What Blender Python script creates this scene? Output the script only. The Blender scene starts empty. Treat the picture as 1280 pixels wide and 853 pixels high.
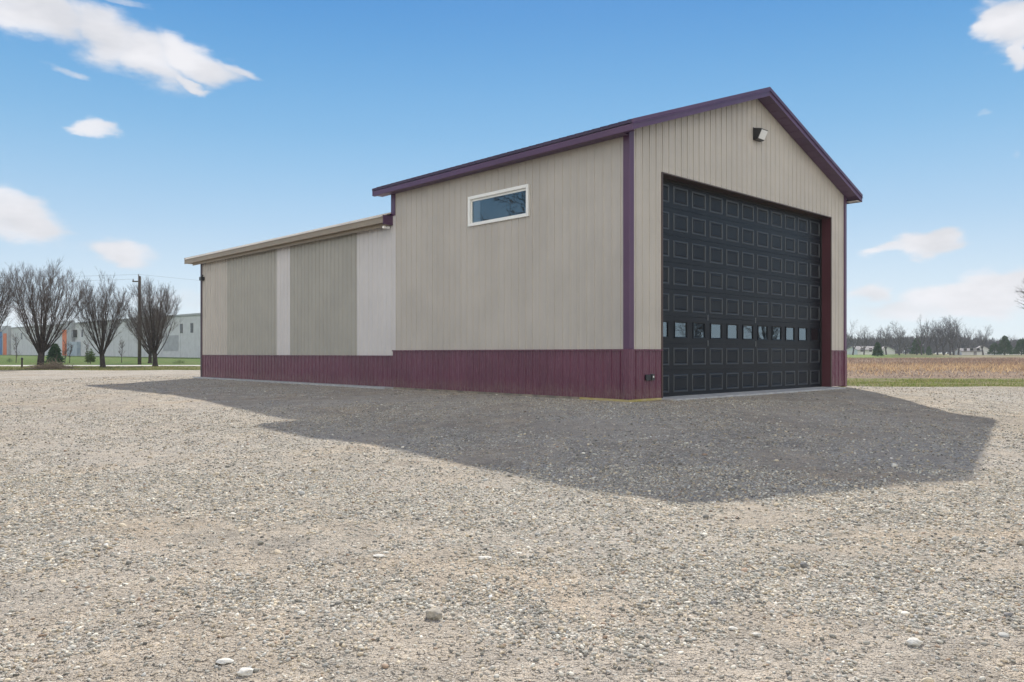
import bpy, math, random
import numpy as np
from mathutils import Vector, noise as mnoise

random.seed(7)
RNG = np.random.default_rng(7)
S = bpy.context.scene
COL = S.collection
R = math.radians

# ------------------------------------------------------------------ camera, sky, sun, exposure
F = 986.1; YH = 441.7; CAMZ = 0.98        # focal length and horizon in photo pixels; eye height over the barn's slab
cam_d = bpy.data.cameras.new('camera'); cam = bpy.data.objects.new('camera', cam_d); COL.objects.link(cam)
cam.location = (0, 0, CAMZ); cam.rotation_euler = (R(90), 0, 0)
cam_d.sensor_width = 36; cam_d.lens = F/1280*36; cam_d.shift_y = (YH-426.5)/1280
cam_d.clip_start = 0.05; cam_d.clip_end = 5000
S.camera = cam

SUN_AZ, SUN_EL = 6.0, 37.4                # degrees right of +Y, above the horizon
sd = bpy.data.lights.new('sun', 'SUN'); sun = bpy.data.objects.new('sun', sd); COL.objects.link(sun)
sd.energy = 4.2; sd.angle = R(0.6); sd.color = (1.0, 0.935, 0.81)
sun.location = (10, 60, 50)
sun.rotation_euler = (R(90-SUN_EL), 0, R(180-SUN_AZ))
S.view_settings.view_transform = 'Standard'; S.view_settings.look = 'None'
EXPO = 0.68; S.view_settings.exposure = EXPO; S.view_settings.gamma = 1
S.render.resolution_x = 1024; S.render.resolution_y = 682
S.render.engine = 'CYCLES'

world = bpy.data.worlds.new('World'); S.world = world; world.use_nodes = True
wt = world.node_tree; wt.nodes.clear()
def wn(t, **k):
    n = wt.nodes.new(t)
    for a, b in k.items(): setattr(n, a, b)
    return n
def wl(a, b): wt.links.new(a, b)
def px_dir(x, y):
    X = (x-640)/F; Z = (YH-y)/F
    return math.atan2(X, 1), math.atan2(Z, math.hypot(X, 1))
out = wn('ShaderNodeOutputWorld'); bg = wn('ShaderNodeBackground'); wl(bg.outputs[0], out.inputs[0])
sky = wn('ShaderNodeTexSky', sky_type='NISHITA', sun_disc=False, sun_elevation=R(SUN_EL), sun_rotation=R(SUN_AZ),
         altitude=200, air_density=1.0, dust_density=0.25, ozone_density=2.4)
SKY_STRENGTH = 0.15
bg.inputs['Strength'].default_value = SKY_STRENGTH
KS = 1/(SKY_STRENGTH*2**EXPO)
# direction of each sky point as azimuth / elevation, so that the clouds sit at fixed bearings
tc = wn('ShaderNodeTexCoord'); sx = wn('ShaderNodeSeparateXYZ'); wl(tc.outputs['Generated'], sx.inputs[0])
az = wn('ShaderNodeMath', operation='ARCTAN2'); wl(sx.outputs[0], az.inputs[0]); wl(sx.outputs[1], az.inputs[1])
el = wn('ShaderNodeMath', operation='ARCSINE'); wl(sx.outputs[2], el.inputs[0])
cv = wn('ShaderNodeCombineXYZ'); wl(az.outputs[0], cv.inputs[0]); wl(el.outputs[0], cv.inputs[1])
def wmath(op, a, b=None, c=None, clamp=False):
    n = wn('ShaderNodeMath', operation=op, use_clamp=clamp)
    for i, v in enumerate((a, b, c)):
        if v is None: continue
        if isinstance(v, (int, float)): n.inputs[i].default_value = v
        else: wl(v, n.inputs[i])
    return n.outputs[0]
ns = wn('ShaderNodeTexNoise'); ns.inputs['Scale'].default_value = 11; ns.inputs['Detail'].default_value = 6; ns.inputs['Roughness'].default_value = .52
wmp = wn('ShaderNodeVectorMath', operation='MULTIPLY'); wmp.inputs[1].default_value = (1, 2.2, 1); wl(cv.outputs[0], wmp.inputs[0]); wl(wmp.outputs[0], ns.inputs['Vector'])
nsub = wn('ShaderNodeVectorMath', operation='SUBTRACT'); nsub.inputs[1].default_value = (.5, .5, .5); wl(ns.outputs['Color'], nsub.inputs[0])
nscl = wn('ShaderNodeVectorMath', operation='MULTIPLY'); nscl.inputs[1].default_value = (.10, .055, 0); wl(nsub.outputs[0], nscl.inputs[0])
wp = wn('ShaderNodeVectorMath', operation='ADD'); wl(cv.outputs[0], wp.inputs[0]); wl(nscl.outputs[0], wp.inputs[1])
# x, y, rx, ry (photo pixels), tilt (degrees, clockwise), softness, strength
CLOUDS = [(40, 14, 120, 46, 10, 1, 1), (125, 44, 110, 50, 14, 1, 1), (180, 70, 90, 48, 18, 1, 1), (240, 72, 88, 36, 14, 1, 1), (290, 82, 50, 18, 22, 1, .8), (150, 2, 50, 8, 0, 1, .5),
          (230, 101, 40, 11, 12, 1, .9), (82, 90, 52, 12, 12, 1, .6), (123, 165, 44, 15, -8, .9, .8),
          (20, 272, 84, 46, 12, .9, 1), (148, 308, 74, 27, 6, 1, .9), (60, 300, 80, 16, 0, 1, .3),
          (1262, 30, 66, 46, 20, .8, 1), (1272, 72, 32, 30, 0, .9, .9), (1266, 190, 12, 14, 0, 1, .4), (1228, 141, 16, 7, 0, 1, .4),
          (1157, 304, 66, 22, -6, .9, 1), (1122, 314, 54, 13, -8, 1, .8), (1088, 360, 48, 24, 0, 1, .85), (1215, 370, 140, 36, -2, .9, 1),
          (1258, 352, 90, 34, -4, .9, 1), (1140, 388, 140, 24, 0, 1, .75), (215, 378, 110, 22, 0, 1, .45), (30, 395, 110, 24, 0, 1, .5),
          (1500, 250, 220, 60, 5, .9, .9), (-260, 220, 240, 60, -5, .9, .9)]
mask = None
for (x, y, rx, ry, tilt, soft, st) in CLOUDS:
    a, e = px_dir(x, y); xr = x-640
    k = 1/(1+(xr/F)**2)
    c = wn('ShaderNodeMapping', vector_type='TEXTURE')
    c.inputs['Location'].default_value = (a, e, 0); c.inputs['Rotation'].default_value = (0, 0, R(-tilt)); c.inputs['Scale'].default_value = (rx/F*k, ry/F*math.sqrt(k), 1)
    wl(wp.outputs[0], c.inputs['Vector'])
    ln = wn('ShaderNodeVectorMath', operation='LENGTH'); wl(c.outputs[0], ln.inputs[0])
    mr = wn('ShaderNodeMapRange', interpolation_type='SMOOTHERSTEP'); wl(ln.outputs['Value'], mr.inputs['Value'])
    mr.inputs['From Min'].default_value = 1.12; mr.inputs['From Max'].default_value = max(.1, .85-.75*soft)
    mr.inputs['To Min'].default_value = 0; mr.inputs['To Max'].default_value = st
    mask = mr.outputs[0] if mask is None else wmath('MAXIMUM', mask, mr.outputs[0])
n2 = wn('ShaderNodeTexNoise'); n2.inputs['Scale'].default_value = 3.2; n2.inputs['Detail'].default_value = 6
wm3 = wn('ShaderNodeVectorMath', operation='MULTIPLY'); wm3.inputs[1].default_value = (1, 1, 2.4); wl(tc.outputs['Generated'], wm3.inputs[0]); wl(wm3.outputs[0], n2.inputs['Vector'])
behind = wn('ShaderNodeMapRange', interpolation_type='SMOOTHSTEP'); wl(sx.outputs[1], behind.inputs['Value'])   # unseen clouds added behind the camera to brighten the shade
behind.inputs['From Min'].default_value = .12; behind.inputs['From Max'].default_value = -.22
c2 = wn('ShaderNodeMapRange', interpolation_type='SMOOTHSTEP'); wl(n2.outputs['Fac'], c2.inputs['Value']); c2.inputs['From Min'].default_value = .42; c2.inputs['From Max'].default_value = .56
mask = wmath('MAXIMUM', mask, wmath('MULTIPLY', behind.outputs[0], c2.outputs[0]))
# thin variation inside the clouds
mask = wmath('MULTIPLY', mask, wmath('MULTIPLY_ADD', ns.outputs['Fac'], .55, .66), clamp=True)
nf_ = wn('ShaderNodeTexNoise'); nf_.inputs['Scale'].default_value = 34; nf_.inputs['Detail'].default_value = 7; nf_.inputs['Roughness'].default_value = .62; wl(wmp.outputs[0], nf_.inputs['Vector'])
er = wn('ShaderNodeMapRange', interpolation_type='SMOOTHSTEP'); wl(wmath('ADD', mask, wmath('MULTIPLY_ADD', nf_.outputs['Fac'], .55, -.275)), er.inputs['Value'])
er.inputs['From Min'].default_value = .14; er.inputs['From Max'].default_value = .80
mask = wmath('MULTIPLY', er.outputs[0], wmath('POWER', mask, .35), clamp=True)
# colour of the clear air by elevation (pale at the horizon, deep blue overhead), blended with the physical sky
def lin(c): return tuple(((v/255)/12.92 if v/255 <= .04045 else ((v/255+.055)/1.055)**2.4) for v in c)
ramp = wn('ShaderNodeValToRGB'); ramp.color_ramp.interpolation = 'B_SPLINE'
eln = wmath('DIVIDE', el.outputs[0], math.pi/2, clamp=True); wl(eln, ramp.inputs[0])
stops = [(0, (226, 238, 246)), (.045, (216, 232, 245)), (.10, (176, 210, 239)), (.17, (130, 188, 231)), (.26, (76, 151, 217)), (.40, (56, 124, 202)), (1, (44, 96, 176))]
els = ramp.color_ramp.elements; els[0].position = 0; els[0].color = (*lin(stops[0][1]), 1); els[1].position = 1; els[1].color = (*lin(stops[-1][1]), 1)
for p_, c_ in stops[1:-1]: e_ = els.new(p_); e_.color = (*lin(c_), 1)
sc_ = wn('ShaderNodeVectorMath', operation='SCALE'); sc_.inputs['Scale'].default_value = KS; wl(ramp.outputs[0], sc_.inputs[0])
ss_ = wn('ShaderNodeVectorMath', operation='SCALE'); ss_.inputs['Scale'].default_value = .42; wl(sky.outputs[0], ss_.inputs[0])
m1 = wn('ShaderNodeMix', data_type='RGBA'); m1.inputs[0].default_value = .10; wl(sc_.outputs[0], m1.inputs[6]); wl(ss_.outputs[0], m1.inputs[7])
# clouds added behind the camera are brighter than those in view, as fill light
ccol = wn('ShaderNodeMix', data_type='RGBA'); wl(behind.outputs[0], ccol.inputs[0])
ccol.inputs[6].default_value = (.88*KS, .88*KS, .92*KS, 1); ccol.inputs[7].default_value = (2.75*KS, 2.55*KS, 2.13*KS, 1)
cdim = wn('ShaderNodeMapRange'); wl(ns.outputs['Fac'], cdim.inputs['Value']); cdim.inputs['From Min'].default_value = .35; cdim.inputs['From Max'].default_value = .6; cdim.inputs['To Min'].default_value = .84; cdim.inputs['To Max'].default_value = 1.0
cs_ = wn('ShaderNodeVectorMath', operation='SCALE'); wl(ccol.outputs[2], cs_.inputs[0]); wl(cdim.outputs[0], cs_.inputs['Scale'])
m2 = wn('ShaderNodeMix', data_type='RGBA'); wl(mask, m2.inputs[0]); wl(m1.outputs[2], m2.inputs[6]); wl(cs_.outputs[0], m2.inputs[7])
wl(m2.outputs[2], bg.inputs['Color'])

# ------------------------------------------------------------------ helpers
def tag(o, label=None, cat=None, group=None, kind=None):
    if label: o['label'] = label
    if cat: o['category'] = cat
    if group: o['group'] = group
    if kind: o['kind'] = kind
    return o
def empty(name, loc=(0, 0, 0), rz=0, parent=None):
    o = bpy.data.objects.new(name, None); COL.objects.link(o); o.location = loc; o.rotation_euler = (0, 0, rz); o.empty_display_size = .2
    if parent: o.parent = parent
    return o
class MB:
    def __init__(s): s.v = []; s.f = []
    def quad(s, a, b, c, d):
        i = len(s.v); s.v += [a, b, c, d]; s.f.append((i, i+1, i+2, i+3))
    def tri(s, a, b, c):
        i = len(s.v); s.v += [a, b, c]; s.f.append((i, i+1, i+2))
    def hexa(s, p):                       # 8 corners: bottom 4 then top 4
        i = len(s.v); s.v += list(p)
        for q in ((0, 3, 2, 1), (4, 5, 6, 7), (0, 1, 5, 4), (1, 2, 6, 5), (2, 3, 7, 6), (3, 0, 4, 7)): s.f.append(tuple(i+k for k in q))
    def box(s, x0, x1, y0, y1, z0, z1):
        s.hexa([(x0, y0, z0), (x1, y0, z0), (x1, y1, z0), (x0, y1, z0), (x0, y0, z1), (x1, y0, z1), (x1, y1, z1), (x0, y1, z1)])
    def tube(s, pts, rad, n=5, cap=True):
        i0 = len(s.v); m = len(pts)
        up = Vector((0, 0, 1))
        ref = None
        for k in range(m):
            p = Vector(pts[k])
            d = (Vector(pts[min(k+1, m-1)])-Vector(pts[max(k-1, 0)])).normalized()
            if ref is None:
                ref = d.cross(up) if abs(d.z) < .95 else d.cross(Vector((1, 0, 0)))
            ref = (ref-d*ref.dot(d)).normalized(); bi = d.cross(ref)
            for j in range(n):
                a = 2*math.pi*j/n
                q = p+(ref*math.cos(a)+bi*math.sin(a))*rad[k]
                s.v.append((q.x, q.y, q.z))
        for k in range(m-1):
            for j in range(n):
                a = i0+k*n+j; b = i0+k*n+(j+1) % n
                s.f.append((a, b, b+n, a+n))
        if cap:
            s.f.append(tuple(i0+j for j in range(n))[::-1]); s.f.append(tuple(i0+(m-1)*n+j for j in range(n)))
    def build(s, name, mat, parent=None, smooth=False, bevel=0):
        me = bpy.data.meshes.new(name); me.from_pydata(s.v, [], s.f); me.update()
        if mat: me.materials.append(mat)
        if smooth: me.polygons.foreach_set('use_smooth', [True]*len(me.polygons))
        o = bpy.data.objects.new(name, me); COL.objects.link(o)
        if parent: o.parent = parent
        if bevel:
            b = o.modifiers.new('bevel', 'BEVEL'); b.width = bevel; b.segments = 2; b.limit_method = 'ANGLE'
        return o
def np_mesh(name, v, f, mat, k=3, smooth=False, color=None, parent=None):
    me = bpy.data.meshes.new(name)
    v = np.ascontiguousarray(v, np.float32); f = np.ascontiguousarray(f, np.int32)
    me.vertices.add(len(v)); me.vertices.foreach_set('co', v.ravel())
    me.loops.add(f.size); me.loops.foreach_set('vertex_index', f.ravel())
    me.polygons.add(len(f)); me.polygons.foreach_set('loop_start', np.arange(0, f.size, k, dtype=np.int32))
    if smooth: me.polygons.foreach_set('use_smooth', np.ones(len(f), bool))
    me.update(calc_edges=True)
    if color is not None:
        ca = me.attributes.new('tint', 'FLOAT_COLOR', 'POINT')
        cc = np.ones((len(v), 4), np.float32); cc[:, :3] = color
        ca.data.foreach_set('color', cc.ravel())
    if mat: me.materials.append(mat)
    o = bpy.data.objects.new(name, me); COL.objects.link(o)
    if parent: o.parent = parent
    return o

def hsh(ix, iy, s):
    n = (ix*374761393+iy*668265263+s*1442695041) & 0xffffffff
    n = ((n ^ (n >> 13))*1274126177) & 0xffffffff
    return ((n ^ (n >> 16)) & 0xffff)/65535.
def vnoise(x, y, scale, seed=0):
    x = np.asarray(x, float)*scale; y = np.asarray(y, float)*scale
    ix = np.floor(x).astype(np.int64); iy = np.floor(y).astype(np.int64); fx = x-ix; fy = y-iy
    fx = fx*fx*(3-2*fx); fy = fy*fy*(3-2*fy)
    a = hsh(ix, iy, seed); b = hsh(ix+1, iy, seed); c = hsh(ix, iy+1, seed); d = hsh(ix+1, iy+1, seed)
    return (a*(1-fx)+b*fx)*(1-fy)+(c*(1-fx)+d*fx)*fy
def fbm(x, y, scale, oct=4, seed=0):
    t = 0; w = 1; sw = 0
    for k in range(oct):
        t = t+w*vnoise(x+k*17.3, y-k*9.1, scale*2**k, seed+k*13); sw += w; w *= .55
    return t/sw
def sst(a, b, t):
    t = np.clip((t-a)/(b-a), 0, 1); return t*t*(3-2*t)

# ------------------------------------------------------------------ the barn's frame and the lie of the land
TH = 0.7613; O = np.array([2.3483, 15.8374]); D2 = np.array([math.cos(TH), math.sin(TH)]); D1 = np.array([-math.sin(TH), math.cos(TH)])
L1 = 8.16; W = 10.03; T0 = 1.122; T1 = 9.072; HD = 4.77; HW = 1.04; HW2 = .90; OE = .305; OG = .34; ZE = 5.50; ZR = 7.35
L2 = L1+13.03; JD = .274; OGB = .50; ZE2 = 4.745; OL = .86; FH = .155
SL = (ZR-ZE)/(W/2+OE); SL2 = .306; ZR2 = ZE2+SL2*(W/2+OE)
def height(x, y):
    x = np.asarray(x, float); y = np.asarray(y, float)
    a = (x-O[0])*D2[0]+(y-O[1])*D2[1]; b = (x-O[0])*D1[0]+(y-O[1])*D1[1]
    dx = np.maximum(np.maximum(-a, a-W), 0); dy = np.maximum(np.maximum(-b, b-L2), 0)
    d = np.hypot(dx, dy); s = sst(0, 9, d)
    amp = .48-.42*sst(2, 11, b)*(a < W/2)*np.exp(-(d/11)**2)
    return -amp*s + .0043*np.clip(np.minimum(y, 285)-15, 0, None)*s
def bdist(x, y):
    a = (x-O[0])*D2[0]+(y-O[1])*D2[1]; b = (x-O[0])*D1[0]+(y-O[1])*D1[1]
    return np.hypot(np.maximum(np.maximum(-a, a-W), 0), np.maximum(np.maximum(-b, b-L2), 0))
def hz(x, y): return float(height(x, y))
def at(px, Z, py=None):                   # world point on the bearing of photo column px at depth Z (on the ground unless py is given)
    X = (px-640)/F*Z
    return Vector((X, Z, hz(X, Z) if py is None else CAMZ+(YH-py)/F*Z))

# ------------------------------------------------------------------ materials
def mat(name, color=(.5, .5, .5), rough=.6, metal=0, spec=.5, coat=0):
    m = bpy.data.materials.new(name); m.use_nodes = True
    p = m.node_tree.nodes['Principled BSDF']
    p.inputs['Base Color'].default_value = (*color, 1); p.inputs['Roughness'].default_value = rough; p.inputs['Metallic'].default_value = metal
    p.inputs['Specular IOR Level'].default_value = spec; p.inputs['Coat Weight'].default_value = coat
    return m
class NT:
    def __init__(s, m): s.m = m; s.t = m.node_tree; s.p = s.t.nodes['Principled BSDF']
    def n(s, t, ins=None, **k):
        n = s.t.nodes.new(t)
        for a, b in k.items(): setattr(n, a, b)
        for a, b in (ins or {}).items(): s.set(n.inputs[a], b)
        return n
    def set(s, sock, v):
        if isinstance(v, bpy.types.NodeSocket): s.t.links.new(v, sock)
        else: sock.default_value = v
    def mix(s, fac, a, b, blend='MIX'):
        n = s.n('ShaderNodeMix', data_type='RGBA', blend_type=blend)
        for i, v in ((0, fac), (6, a), (7, b)):
            if isinstance(v, tuple) and len(v) == 3: v = (*v, 1)
            s.set(n.inputs[i], v)
        return n.outputs[2]
    def math(s, op, a, b=0., c=0., clamp=False):
        n = s.n('ShaderNodeMath', operation=op, use_clamp=clamp)
        for i, v in enumerate((a, b, c)): s.set(n.inputs[i], v)
        return n.outputs[0]
    def ramp(s, v, a, b, lo=0., hi=1.):
        n = s.n('ShaderNodeMapRange', interpolation_type='SMOOTHSTEP'); s.set(n.inputs[0], v)
        n.inputs[1].default_value = a; n.inputs[2].default_value = b; n.inputs[3].default_value = lo; n.inputs[4].default_value = hi
        return n.outputs[0]
    def noise(s, scale, detail=3, rough=.5, vec=None, stretch=None):
        n = s.n('ShaderNodeTexNoise'); n.inputs['Scale'].default_value = scale; n.inputs['Detail'].default_value = detail; n.inputs['Roughness'].default_value = rough
        if vec is None: vec = s.pos()
        if stretch:
            mm = s.n('ShaderNodeVectorMath', operation='MULTIPLY'); s.set(mm.inputs[0], vec); mm.inputs[1].default_value = stretch; vec = mm.outputs[0]
        s.set(n.inputs['Vector'], vec)
        return n.outputs['Fac']
    def pos(s): return s.n('ShaderNodeTexCoord').outputs['Object']
    def bump(s, h, strength, dist, normal=None):
        n = s.n('ShaderNodeBump'); s.set(n.inputs['Height'], h); n.inputs['Strength'].default_value = strength; n.inputs['Distance'].default_value = dist
        if normal is not None: s.set(n.inputs['Normal'], normal)
        return n.outputs[0]
def painted(name, color, rough=.42, var=.10, streak=.10, spec=.5):
    """painted steel: slight large-scale tone variation, faint run-off streaks, oil-canning"""
    m = mat(name, color, rough, spec=spec); q = NT(m)
    n1 = q.noise(.9, 4); n2 = q.noise(6, 4, .6, stretch=(4, 4, .25)); n3 = q.noise(1.2, 2, stretch=(1.5, 1.5, .5))
    c = q.mix(q.ramp(n1, .3, .7), tuple(x*(1-var) for x in color), tuple(x*(1+var) for x in color))
    c = q.mix(q.ramp(n2, .5, .8, 0, streak*2), c, tuple(x*.62 for x in color))
    q.set(q.p.inputs['Base Color'], c)
    q.set(q.p.inputs['Roughness'], q.ramp(n2, .2, .8, rough-.08, rough+.1))
    q.set(q.p.inputs['Normal'], q.bump(n3, .25, .03))
    return m
M = {}
M['tan'] = painted('tan_siding', (.43, .40, .366), .5, .05, .07)
M['tan_front'] = M['tan']
M['green_tan'] = painted('greenish_tan_siding', (.335, .322, .290), .5, .05, .07)
M['pale'] = painted('pale_panel', (.54, .52, .52), .5, .03, .05)
M['burgundy'] = painted('burgundy_siding', (.108, .033, .064), .25, .10, .08)
qb = NT(M['burgundy']); sz = qb.n('ShaderNodeSeparateXYZ'); qb.set(sz.inputs[0], qb.pos())
old = qb.p.inputs['Base Color'].links[0].from_socket
spl = qb.math('MULTIPLY', qb.ramp(qb.math('ADD', sz.outputs[2], qb.math('MULTIPLY', qb.noise(3, 5, .7), -.5)), .16, -.22), qb.ramp(qb.noise(14, 4, .7), .35, .7, .08, .38))
qb.set(qb.p.inputs['Base Color'], qb.mix(spl, old, (.24, .19, .16)))
M['purple'] = painted('purple_trim', (.085, .038, .088), .36, .08, .06)
M['purple_roof'] = painted('purple_roof_steel', (.045, .025, .055), .45, .1, .1)
M['soffit'] = painted('purple_soffit', (.10, .06, .115), .5, .06, .03)
M['tan_fascia'] = painted('tan_fascia', (.26, .21, .155), .45, .06, .06)
M['pale_roof'] = painted('pale_roof_steel', (.62, .58, .54), .4, .06, .1)
M['dark_trim'] = painted('dark_trim', (.05, .025, .04), .45, .1, .05)
M['white'] = painted('white_vinyl', (.80, .80, .78), .4, .02, .04)
M['jamb'] = painted('maroon_jamb', (.085, .03, .04), .45, .1, .08)
M['header'] = painted('brown_header_trim', (.075, .05, .045), .45, .1, .05)
M['black_plastic'] = mat('black_plastic', (.02, .022, .026), .4)
M['lens'] = mat('frosted_lens', (.72, .74, .76), .25)
M['seal'] = mat('rubber_seal', (.012, .012, .014), .7)
def door_mat():
    m = mat('black_door_steel', (.020, .022, .027), .34, spec=.22); q = NT(m)
    g = q.noise(9, 5, .65, stretch=(1, 1, 14))
    n1 = q.noise(1.3, 3)
    c = q.mix(q.ramp(n1, .3, .75), (.007, .009, .014), (.011, .014, .020))
    q.set(q.p.inputs['Base Color'], q.mix(q.ramp(g, .5, .8, 0, .3), c, (.03, .034, .04)))
    q.set(q.p.inputs['Roughness'], q.ramp(g, .3, .7, .32, .5))
    q.set(q.p.inputs['Normal'], q.bump(g, .35, .004))
    return m
M['door'] = door_mat()
M['door_bead'] = mat('door_moulding_highlight', (.030, .038, .050), .36)  # lighter colour paints edge highlights onto the panel moulding
def glass_mat(name, tint=(.80, .88, .95), ior=1.9, gtint=(.92, .96, 1)):
    m = bpy.data.materials.new(name); m.use_nodes = True; t = m.node_tree; t.nodes.clear()
    o = t.nodes.new('ShaderNodeOutputMaterial'); mx = t.nodes.new('ShaderNodeMixShader'); tr = t.nodes.new('ShaderNodeBsdfTransparent'); gl = t.nodes.new('ShaderNodeBsdfGlossy')
    fr = t.nodes.new('ShaderNodeFresnel'); fr.inputs[0].default_value = ior
    tr.inputs[0].default_value = (*tint, 1); gl.inputs['Roughness'].default_value = .015; gl.inputs['Color'].default_value = (*gtint, 1)
    nz = t.nodes.new('ShaderNodeTexNoise'); nz.inputs['Scale'].default_value = 2.5; b = t.nodes.new('ShaderNodeBump'); b.inputs['Strength'].default_value = .045; b.inputs['Distance'].default_value = .02
    tcx = t.nodes.new('ShaderNodeTexCoord'); t.links.new(tcx.outputs['Object'], nz.inputs['Vector'])
    t.links.new(nz.outputs['Fac'], b.inputs['Height']); t.links.new(b.outputs[0], gl.inputs['Normal'])
    t.links.new(fr.outputs[0], mx.inputs[0]); t.links.new(tr.outputs[0], mx.inputs[1]); t.links.new(gl.outputs[0], mx.inputs[2]); t.links.new(mx.outputs[0], o.inputs[0])
    return m
M['glass'] = glass_mat('window_glass', (.75, .82, .88), 2.5, (.80, .93, 1))
M['door_glass'] = glass_mat('door_window_glass', (.35, .42, .48), 3.0, (.74, .88, .97))
def concrete_mat(name, a, b, sc=6):
    m = mat(name, a, .9, spec=.2); q = NT(m)
    n = q.noise(sc, 6, .65); n2 = q.noise(sc*14, 3, .6)
    q.set(q.p.inputs['Base Color'], q.mix(q.ramp(n, .3, .7), (*a,), (*b,)))
    q.set(q.p.inputs['Normal'], q.bump(n2, .5, .006)); return m
M['concrete'] = concrete_mat('concrete', (.42, .43, .45), (.30, .30, .31))
M['skirt'] = concrete_mat('treated_skirt_board', (.46, .38, .24), (.36, .30, .10), 5)
M['foundation'] = concrete_mat('weathered_foundation', (.30, .26, .21), (.13, .12, .11), 3)
def noisy(name, a, b, sc, rough=.9, sc2=None, c=None):
    m = mat(name, a, rough, spec=.15); q = NT(m)
    col = q.mix(q.ramp(q.noise(sc, 5, .6), .35, .65), a, b)
    if c: col = q.mix(q.ramp(q.noise(sc2, 4, .6), .45, .65), col, c)
    q.set(q.p.inputs['Base Color'], col); return m
M['bark'] = noisy('dark_bark', (.030, .025, .024), (.060, .050, .047), 6)
M['twig'] = noisy('grey_brown_twigs', (.075, .062, .060), (.12, .10, .096), 3)
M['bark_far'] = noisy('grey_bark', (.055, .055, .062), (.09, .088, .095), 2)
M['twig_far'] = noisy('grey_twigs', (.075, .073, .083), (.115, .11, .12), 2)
M['needle'] = noisy('spruce_needles', (.020, .060, .026), (.045, .105, .040), 3)
M['leaf'] = noisy('shrub_leaves', (.04, .085, .02), (.10, .14, .035), 5)
M['pole'] = noisy('weathered_pole_wood', (.06, .05, .045), (.10, .085, .075), 3)
M['wire'] = mat('wire', (.05, .05, .055), .5)
M['porcelain'] = mat('porcelain', (.18, .17, .18), .3)
M['precast'] = painted('grey_precast_wall', (.50, .52, .55), .8, .07, .12, .2)
M['precast_dark'] = painted('darker_precast_band', (.34, .36, .39), .8, .08, .12, .2)
M['orange'] = painted('orange_wall_panel', (.60, .17, .07), .7, .06, .1, .2)
M['bluewall'] = painted('blue_wall_panel', (.10, .24, .48), .6, .06, .1, .2)
M['greywin'] = mat('dark_window', (.02, .022, .025), .2)
M['house_wall'] = painted('white_house_siding', (.72, .72, .72), .6, .04, .06, .2)
M['house_roof'] = noisy('grey_shingles', (.20, .19, .20), (.29, .28, .29), 2)
M['brush'] = noisy('dead_brush', (.16, .13, .10), (.27, .22, .17), 9)
M['rock'] = concrete_mat('field_stone', (.42, .38, .32), (.27, .25, .22), 22)
M['rock_pale'] = concrete_mat('pale_limestone', (.66, .64, .60), (.50, .48, .44), 25)
M['rock_grey'] = concrete_mat('grey_stone', (.27, .26, .26), (.17, .17, .17), 25)

def tint_mat(name, rough=.9, var=.25, sc=80, trans=0.):
    m = mat(name, (.4, .4, .4), rough, spec=.2); q = NT(m)
    a = q.n('ShaderNodeAttribute', attribute_name='tint')
    n = q.noise(sc, 3, .6)
    c = q.mix(1., a.outputs['Color'], q.mix(n, (1-var,)*3, (1+var,)*3), 'MULTIPLY')
    q.set(q.p.inputs['Base Color'], c)
    if trans:
        o = q.t.nodes['Material Output']; mx = q.n('ShaderNodeMixShader'); tl = q.n('ShaderNodeBsdfTranslucent')
        q.set(tl.inputs[0], c); q.set(mx.inputs[0], trans); q.t.links.new(q.p.outputs[0], mx.inputs[1]); q.t.links.new(tl.outputs[0], mx.inputs[2]); q.t.links.new(mx.outputs[0], o.inputs[0])
    return m
M['stone'] = tint_mat('gravel_stone', .85, .22, 90)
M['blade'] = tint_mat('grass_blade', .7, .15, 5, .35)

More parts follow.
